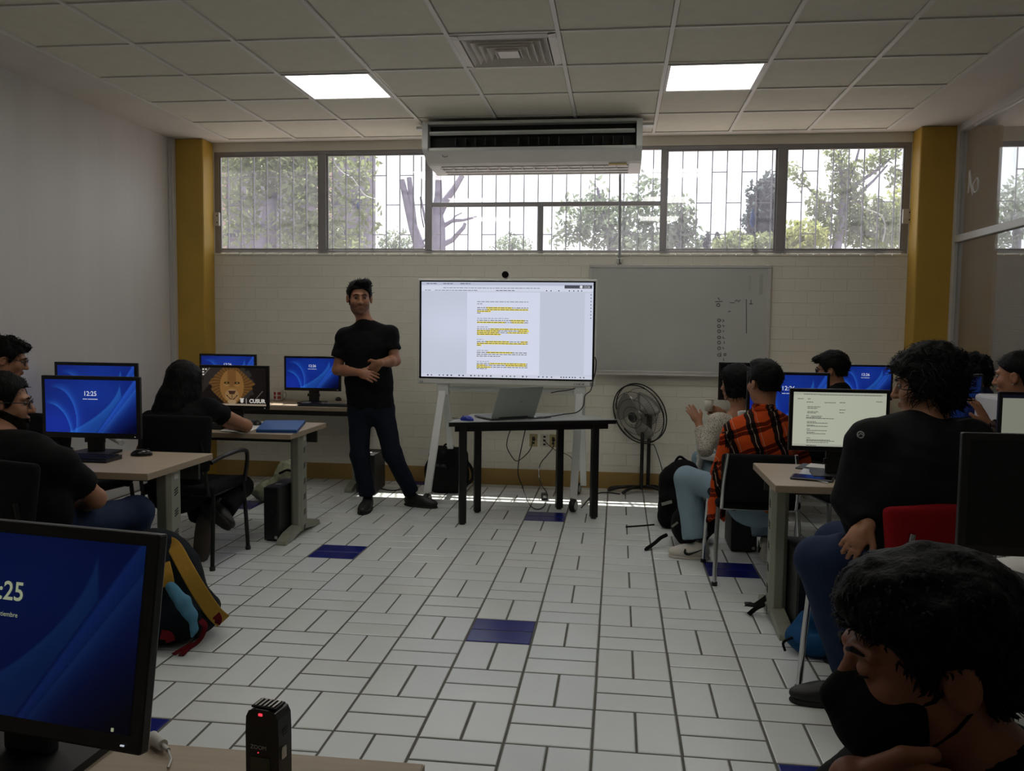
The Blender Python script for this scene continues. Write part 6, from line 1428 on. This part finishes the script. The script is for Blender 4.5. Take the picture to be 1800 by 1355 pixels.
# ================================================================== chairs
M_seat = cloth('black_upholstery', (16, 16, 17), .15, 80, .06); M_red = cloth('red_upholstery', (132, 14, 22), .15, 80, .05)
def pad(name, w, d_, t, R, c, material, parent, curve=0.0):
    S = Solid(); S.rbox((0, 0, 0), (w/2, d_/2, t/2), t*.45, None, 0); v, f = S.mesh(.012); v[:, 2] += curve*(v[:, 0]/(w/2))**2
    v = v@np.array(R).T+np.array(c); return mesh_obj(name, v, f, material, parent)
def chair(label, pos, rz, fabric=M_seat, metal=M_blackmetal, back=(.44, .32, .73), arms=False, group='visitor chairs'):
    c = tag(empty('visitor_chair', (pos[0], pos[1], 0), rz), label, 'chair', group)
    pad('seat', .46, .44, .055, np.eye(3), (0, 0, .445), fabric, c, .006)
    bw, bh, bz = back; a = math.radians(82); Rb = np.array(((1, 0, 0), (0, math.cos(a), -math.sin(a)), (0, math.sin(a), math.cos(a))))
    pad('backrest', bw, bh, .045, Rb, (0, -.235-(bz-.62)*.12, bz), fabric, c, -.03)
    for sx in (-1, 1):
        MB().tube([(sx*.215, .20, .43), (sx*.225, .215, .22), (sx*.232, .225, .012)], .0125, 10).build('leg', metal, c); MB().tube([(sx*.215, -.19, .43), (sx*.225, -.22, .22), (sx*.232, -.245, .012)], .0125, 10).build('leg', metal, c)
        for y in (.225, -.245): MB().cyl((sx*.232, y, 0), (sx*.232, y, .022), .0165, n=12).build('foot_cap', M_black, c)
        MB().tube(spline([(sx*.20, .18, .425), (sx*.20, -.16, .42), (sx*.20, -.225, .46), (sx*.195, -.245, .6), (sx*.18, -.262, .74)], 4), .011, 8).build('back_upright', metal, c)
        if arms: MB().tube(spline([(sx*.225, .2, .44), (sx*.25, .19, .60), (sx*.25, .12, .645), (sx*.25, -.12, .645), (sx*.225, -.23, .62)], 4), .013, 8).build('arm', metal, c)
    MB().tube([(-.215, .18, .42), (.215, .18, .42)], .010, 8).tube([(-.215, -.17, .42), (.215, -.17, .42)], .010, 8).build('seat_frame', metal, c)
    return c
chair('black chair with black legs under the long-haired woman', (-1.85, 1.08), 0.0, arms=True)
chair('black-backed chair with chrome legs under the man in plaid', (1.44, 1.27), .03, metal=M_chrome, back=(.41, .26, .605))
chair('red upholstered chair under the large man', (1.70, -.42), .45, M_red, M_chrome, back=(.47, .36, .645))
chair('black chair under the bearded man, cut off at the left edge', (-1.62, -.52), -.35, back=(.44, .34, .72))
chair('black chair under the young man at the left edge', (-2.55, 1.0), -.3)
chair('black chair under the boy with dark glasses', (2.12, 2.76), .9, metal=M_chrome)
chair('black chair under the curly-haired man', (3.0, 2.78), 1.0, metal=M_chrome)
chair('black chair under the girl at the right edge', (2.88, .98), 1.3, metal=M_chrome)
chair('empty chrome-legged chair behind the right-hand desk', (2.05, 1.52), .2, metal=M_chrome)
chair('black chair under the masked man', (1.25, -2.58), math.pi/2, metal=M_chrome)
# white plastic chair
wc = tag(empty('plastic_chair', (1.56, 2.80, 0), .75), 'white plastic chair under the woman in the lace blouse', 'chair')
M_wp = mat('white_moulded_plastic', (200, 200, 196), .45, var=.03)
pad('seat', .44, .42, .03, np.eye(3), (0, 0, .44), M_wp, wc, .008); a_ = math.radians(80); pad('backrest', .42, .36, .025, np.array(((1, 0, 0), (0, math.cos(a_), -math.sin(a_)), (0, math.sin(a_), math.cos(a_)))), (0, -.23, .66), M_wp, wc, -.03)
for sx in (-1, 1):
    for sy in (-1, 1): MB().tube([(sx*.19, sy*.18, .44), (sx*.23, sy*.23, .0)], .02, 8, rad=[.024, .016]).build('leg', M_wp, wc)
    MB().tube(spline([(sx*.2, .17, .43), (sx*.24, .16, .6), (sx*.235, .0, .64), (sx*.2, -.22, .66)], 4), .016, 8).build('arm', M_wp, wc)

# ================================================================== bags
M_bagb = cloth('black_nylon', (12, 12, 13), .2, 40); M_strap = cloth('black_webbing', (16, 16, 16), .1, 90)
def bag(name, label, base, S, material, h=.010, amp=.006, freq=22, seed=1):
    r = tag(empty(name, base), label, 'bag'); v, f = S.mesh(h, disp=lambda P: amp*vnoise(P, freq, seed)+amp*.4*vnoise(P, freq*2.5, seed+1)); zmin = base[2]; v[:, 2] = np.maximum(v[:, 2], zmin+.001); mesh_obj('shell', v-np.array(base), f, material, r); return r
def rel(r, pts): return [Vector(p)-r.location for p in pts]
b = PZ(785, 866, 0); B = (b.x, b.y+.08, 0); c = Vector(B)
S = Solid(); S.rbox((c.x, c.y, .19), (.165, .10, .19), .07); S.rbox((c.x, c.y-.08, .13), (.13, .05, .12), .04, k=.04)
r = bag('backpack', 'black backpack standing behind the display stand', B, S, M_bagb)
MB().tube(spline(rel(r, [(c.x+.12, c.y-.02, .30), (c.x+.2, c.y-.04, .22), (c.x+.215, c.y-.05, .12), (c.x+.14, c.y-.06, .05)]), 5), .014, 8).build('shoulder_strap', M_strap, r); MB().tube(spline(rel(r, [(c.x-.14, c.y-.02, .30), (c.x-.19, c.y-.04, .2), (c.x-.17, c.y-.05, .06)]), 5), .013, 8).build('shoulder_strap', M_strap, r)
MB().tube(spline(rel(r, [(c.x-.04, c.y, .365), (c.x-.03, c.y, .40), (c.x+.03, c.y, .40), (c.x+.04, c.y, .365)]), 4), .009, 8).build('handle', M_strap, r)
B = (1.115, 2.44, 0); c = Vector(B)
S = Solid(); S.rbox((c.x+.01, c.y, .22), (.15, .12, .21), .09); S.ell((c.x+.02, c.y-.02, .36), (.12, .10, .12), None, .04); S.rbox((c.x-.02, c.y-.10, .13), (.12, .06, .12), .05, k=.05)
r = bag('backpack', 'large black backpack on the floor between the fan and the man in plaid', B, S, M_bagb, amp=.009, seed=2)
MB().box(PY(1172, 884, 2.27)-r.location, (.075, .004, .022), Matrix.Rotation(-.3, 3, 'Y')).build('reflective_tab', mat('grey_tab', (150, 152, 140), .5, var=.1), r)
MB().tube(spline(rel(r, [PY(1150, 922, 2.3), PY(1128, 924, 2.25), PZ(1100, 926, .01)]), 5), .006, 6).build('loose_strap', M_strap, r); MB().tube(spline(rel(r, [(c.x-.03, c.y, .46), (c.x, c.y-.02, .50), (c.x+.05, c.y, .47)]), 4), .009, 8).build('handle', M_strap, r)
B = (1.16, 1.92, 0); c = Vector(B)
S = Solid(); S.ell((c.x, c.y, .12), (.13, .15, .14), None, .03); S.ell((c.x+.06, c.y+.04, .16), (.12, .12, .13), None, .04)
r = bag('shoulder_bag', 'black bag slumped behind the white sneaker', B, S, M_bagb, amp=.012, seed=3)
MB().tube(spline(rel(r, [PY(1172, 940, 1.83), PY(1162, 945, 1.8), PY(1150, 955, 1.76), PZ(1134, 966, .008)]), 5), .011, 6, rad=[.012]*15+[.008]).build('loose_strap', M_strap, r); MB().box(PY(1186, 922, 1.78)-r.location, (.05, .004, .012), Matrix.Rotation(-.7, 3, 'Y')).build('reflective_tab', MATS['grey_tab'], r)
B = (-2.02, 2.72, 0); c = Vector(B)
S = Solid(); S.ell((c.x, c.y, .08), (.19, .13, .09), None, .04); S.ell((c.x+.08, c.y+.02, .17), (.12, .10, .14), None, .06); S.ell((c.x+.12, c.y+.02, .25), (.07, .07, .07), None, .05)
r = bag('canvas_bag', 'slouching grey-green canvas bag behind the second left desk', B, S, cloth('canvas_grey_green', (150, 152, 128), .4, 16, .12), amp=.017, freq=40, seed=4)
MB().tube(spline(rel(r, [(c.x+.06, c.y-.09, .24), (c.x+.14, c.y-.10, .27), (c.x+.2, c.y-.05, .2), (c.x+.2, c.y-.06, .08)]), 5), .010, 6).build('strap', M_strap, r)
# backpack with mustard straps, left foreground
B = (-1.30, -.10, 0); c = Vector(B); S = Solid(); Rz = np.array(Matrix.Rotation(.25, 3, 'Y'))
S.ell((c.x-.10, c.y, .20), (.19, .20, .24), None, .05); S.ell((c.x-.06, c.y-.04, .10), (.25, .24, .12), None, .06); S.ell((c.x-.14, c.y+.02, .34), (.12, .14, .13), None, .06)
r = bag('backpack', 'dark backpack with mustard straps behind the foreground monitor', B, S, cloth('navy_nylon', (14, 20, 26), .25, 35), amp=.010, seed=5)
M_must = cloth('mustard_canvas', (160, 124, 48), .2, 60, .08); M_maroon = cloth('maroon_webbing', (96, 18, 26), .2, 60); M_sky = cloth('sky_blue_cloth', (74, 122, 146), .3, 40)
def band(pts, w, t, nm, mt, par, normal=(0.35, -.85, .3)):
    P = [Vector(p) for p in spline(pts, 5)]; N = Vector(normal).normalized(); vs = []; n = len(P)
    for i, p in enumerate(P):
        tg = (P[min(i+1, n-1)]-P[max(i-1, 0)]).normalized(); sd = tg.cross(N).normalized(); ww = w[0]+(w[1]-w[0])*i/(n-1)
        vs += [p-sd*ww-N*t, p+sd*ww-N*t, p+sd*ww+N*t, p-sd*ww+N*t]
    fs = [(i*4+k, i*4+(k+1) % 4, (i+1)*4+(k+1) % 4, (i+1)*4+k) for i in range(n-1) for k in range(4)]+[(0, 1, 2, 3), tuple(n*4-4+k for k in range(4))]
    return MB().add(vs, fs).build(nm, mt, par, bevel=.004)
band(rel(r, [PY(286, 952, -.06), PY(305, 960, -.14), PY(325, 995, -.20), PY(348, 1035, -.22), PY(375, 1075, -.18), PY(393, 1092, -.10)]), (.03, .034), .010, 'shoulder_strap', M_must, r)
band(rel(r, [PY(287, 990, -.24), PY(292, 1010, -.27), PY(296, 1030, -.28)]), (.028, .026), .008, 'shoulder_strap', M_must, r)
S = Solid(); S.chain([PY(300, 1032, -.30), PY(322, 1060, -.33), PY(336, 1082, -.34)], [.022, .032, .026], .01); S.chain([PY(336, 1082, -.34), PY(341, 1105, -.34), PY(338, 1118, -.33)], [.02, .016, .01], .01); v, f = S.mesh(.006, disp=lambda P: .003*vnoise(P, 80, 2)); mesh_obj('blue_pouch', v-np.array(B), f, M_sky, r)
band(rel(r, [PY(352, 1090, -.30), PY(360, 1100, -.30), PY(355, 1118, -.30), PY(345, 1130, -.30), PZ(330, 1140, .01), PZ(318, 1152, .006)]), (.012, .012), .002, 'red_strap', M_maroon, r, (.1, -.6, .8)); band(rel(r, [PZ(345, 1130, .02), PZ(330, 1135, .01), PZ(305, 1150, .006)]), (.011, .011), .002, 'red_strap', M_maroon, r, (.1, -.3, 1))
band(rel(r, [PY(378, 1078, -.17), PY(383, 1088, -.16), PY(380, 1096, -.15)]), (.018, .018), .006, 'red_tab', M_maroon, r); band(rel(r, [PY(283, 1115, -.36), PY(296, 1118, -.36), PY(300, 1128, -.36)]), (.02, .018), .006, 'red_tab', M_maroon, r)
# blue bag by the red chair
B = (1.56, .10, 0); c = Vector(B); S = Solid(); S.ell((c.x, c.y, .06), (.14, .12, .075), None, .03); S.ell((c.x+.03, c.y+.05, .12), (.11, .08, .075), None, .04)
S.ell((c.x-.01, c.y-.04, .13), (.06, .035, .03), None, .02, 's')
r = bag('blue_bag', 'crumpled blue bag on the floor beside the right-hand desk leg', B, S, cloth('blue_polyester', (26, 70, 110), .3, 30), amp=.012, freq=28, seed=7); MB().tube(spline(rel(r, [(c.x-.12, c.y-.05, .08), (c.x-.16, c.y-.06, .06), (c.x-.15, c.y-.05, .02)]), 4), .006, 6).build('strap', M_strap, r)
st = tag(empty('bag_strap', PZ(1322, 1080, 0)), 'black buckled strap lying by the right-hand desk foot', 'strap'); band(rel(st, [PZ(1350, 1048, .10), PZ(1330, 1062, .07), PZ(1312, 1062, .05)]), (.012, .016), .003, 'webbing', M_strap, st, (0, -.6, .8)); band(rel(st, [PZ(1345, 1062, .06), PZ(1328, 1070, .03), PZ(1316, 1080, .008)]), (.011, .012), .003, 'webbing', M_strap, st, (0, -.6, .8)); MB().box(rel(st, [PZ(1316, 1061, .052)])[0], (.04, .03, .012), bev=.004).build('buckle', M_black, st)
# bag hanging on the empty chair
B = (2.10, 1.30, .40); c = Vector(B); S = Solid(); S.ell((c.x-.05, c.y, .52), (.14, .07, .13), None, .03); S.ell((c.x+.08, c.y-.01, .50), (.07, .06, .12), None, .03)
r = bag('hanging_bag', 'dark bag hung on the empty chair behind the right-hand desk', B, S, M_bagb, seed=9)
S = Solid(); S.ell((c.x+.09, c.y-.05, .50), (.05, .025, .09), None, .02); v, f = S.mesh(.008); mesh_obj('red_pocket', v-np.array(B), f, cloth('dull_red', (110, 34, 28), .2, 40), r)
# white storage box by the partition
wbx = tag(empty('white_cabinet', (3.02, 1.62, 0), .1), 'white cabinet beside the glass partition, left of the girl', 'cabinet'); M_cab = mat('cabinet_white', (200, 200, 202), .5, var=.03)
MB().box((0, 0, .52), (.34, .40, 1.04)).build('carcass', M_cab, wbx, bevel=.02); MB().box((0, -.203, .55), (.30, .012, .90)).build('door', M_cab, wbx, bevel=.006); MB().box((-.11, -.215, .6), (.012, .015, .10)).build('handle', M_chrome, wbx)
# spiral notebook at the right edge
np_ = PY(1798, 996, -1.40); np_ = PZ(1800, 992, DZ+.02); nb_ = tag(empty('spiral_notebook', (np_.x+.02, np_.y+.03, DZ+.001), .5), 'white spiral notebook at the right edge by the masked man\'s hair', 'notebook')
MB().box((0, 0, .008), (.20, .15, .012), bev=.002).build('pages', mat('paper_214', (214, 212, 206), .8), nb_)
for k in range(12): MB().tube([(-.09+k*.0164, -.072+.011*math.cos(t), .008+.011*math.sin(t)) for t in np.linspace(0, 6.28, 11)[:-1]], .0022, 5, closed=True).build('spiral_ring', M_black, nb_)
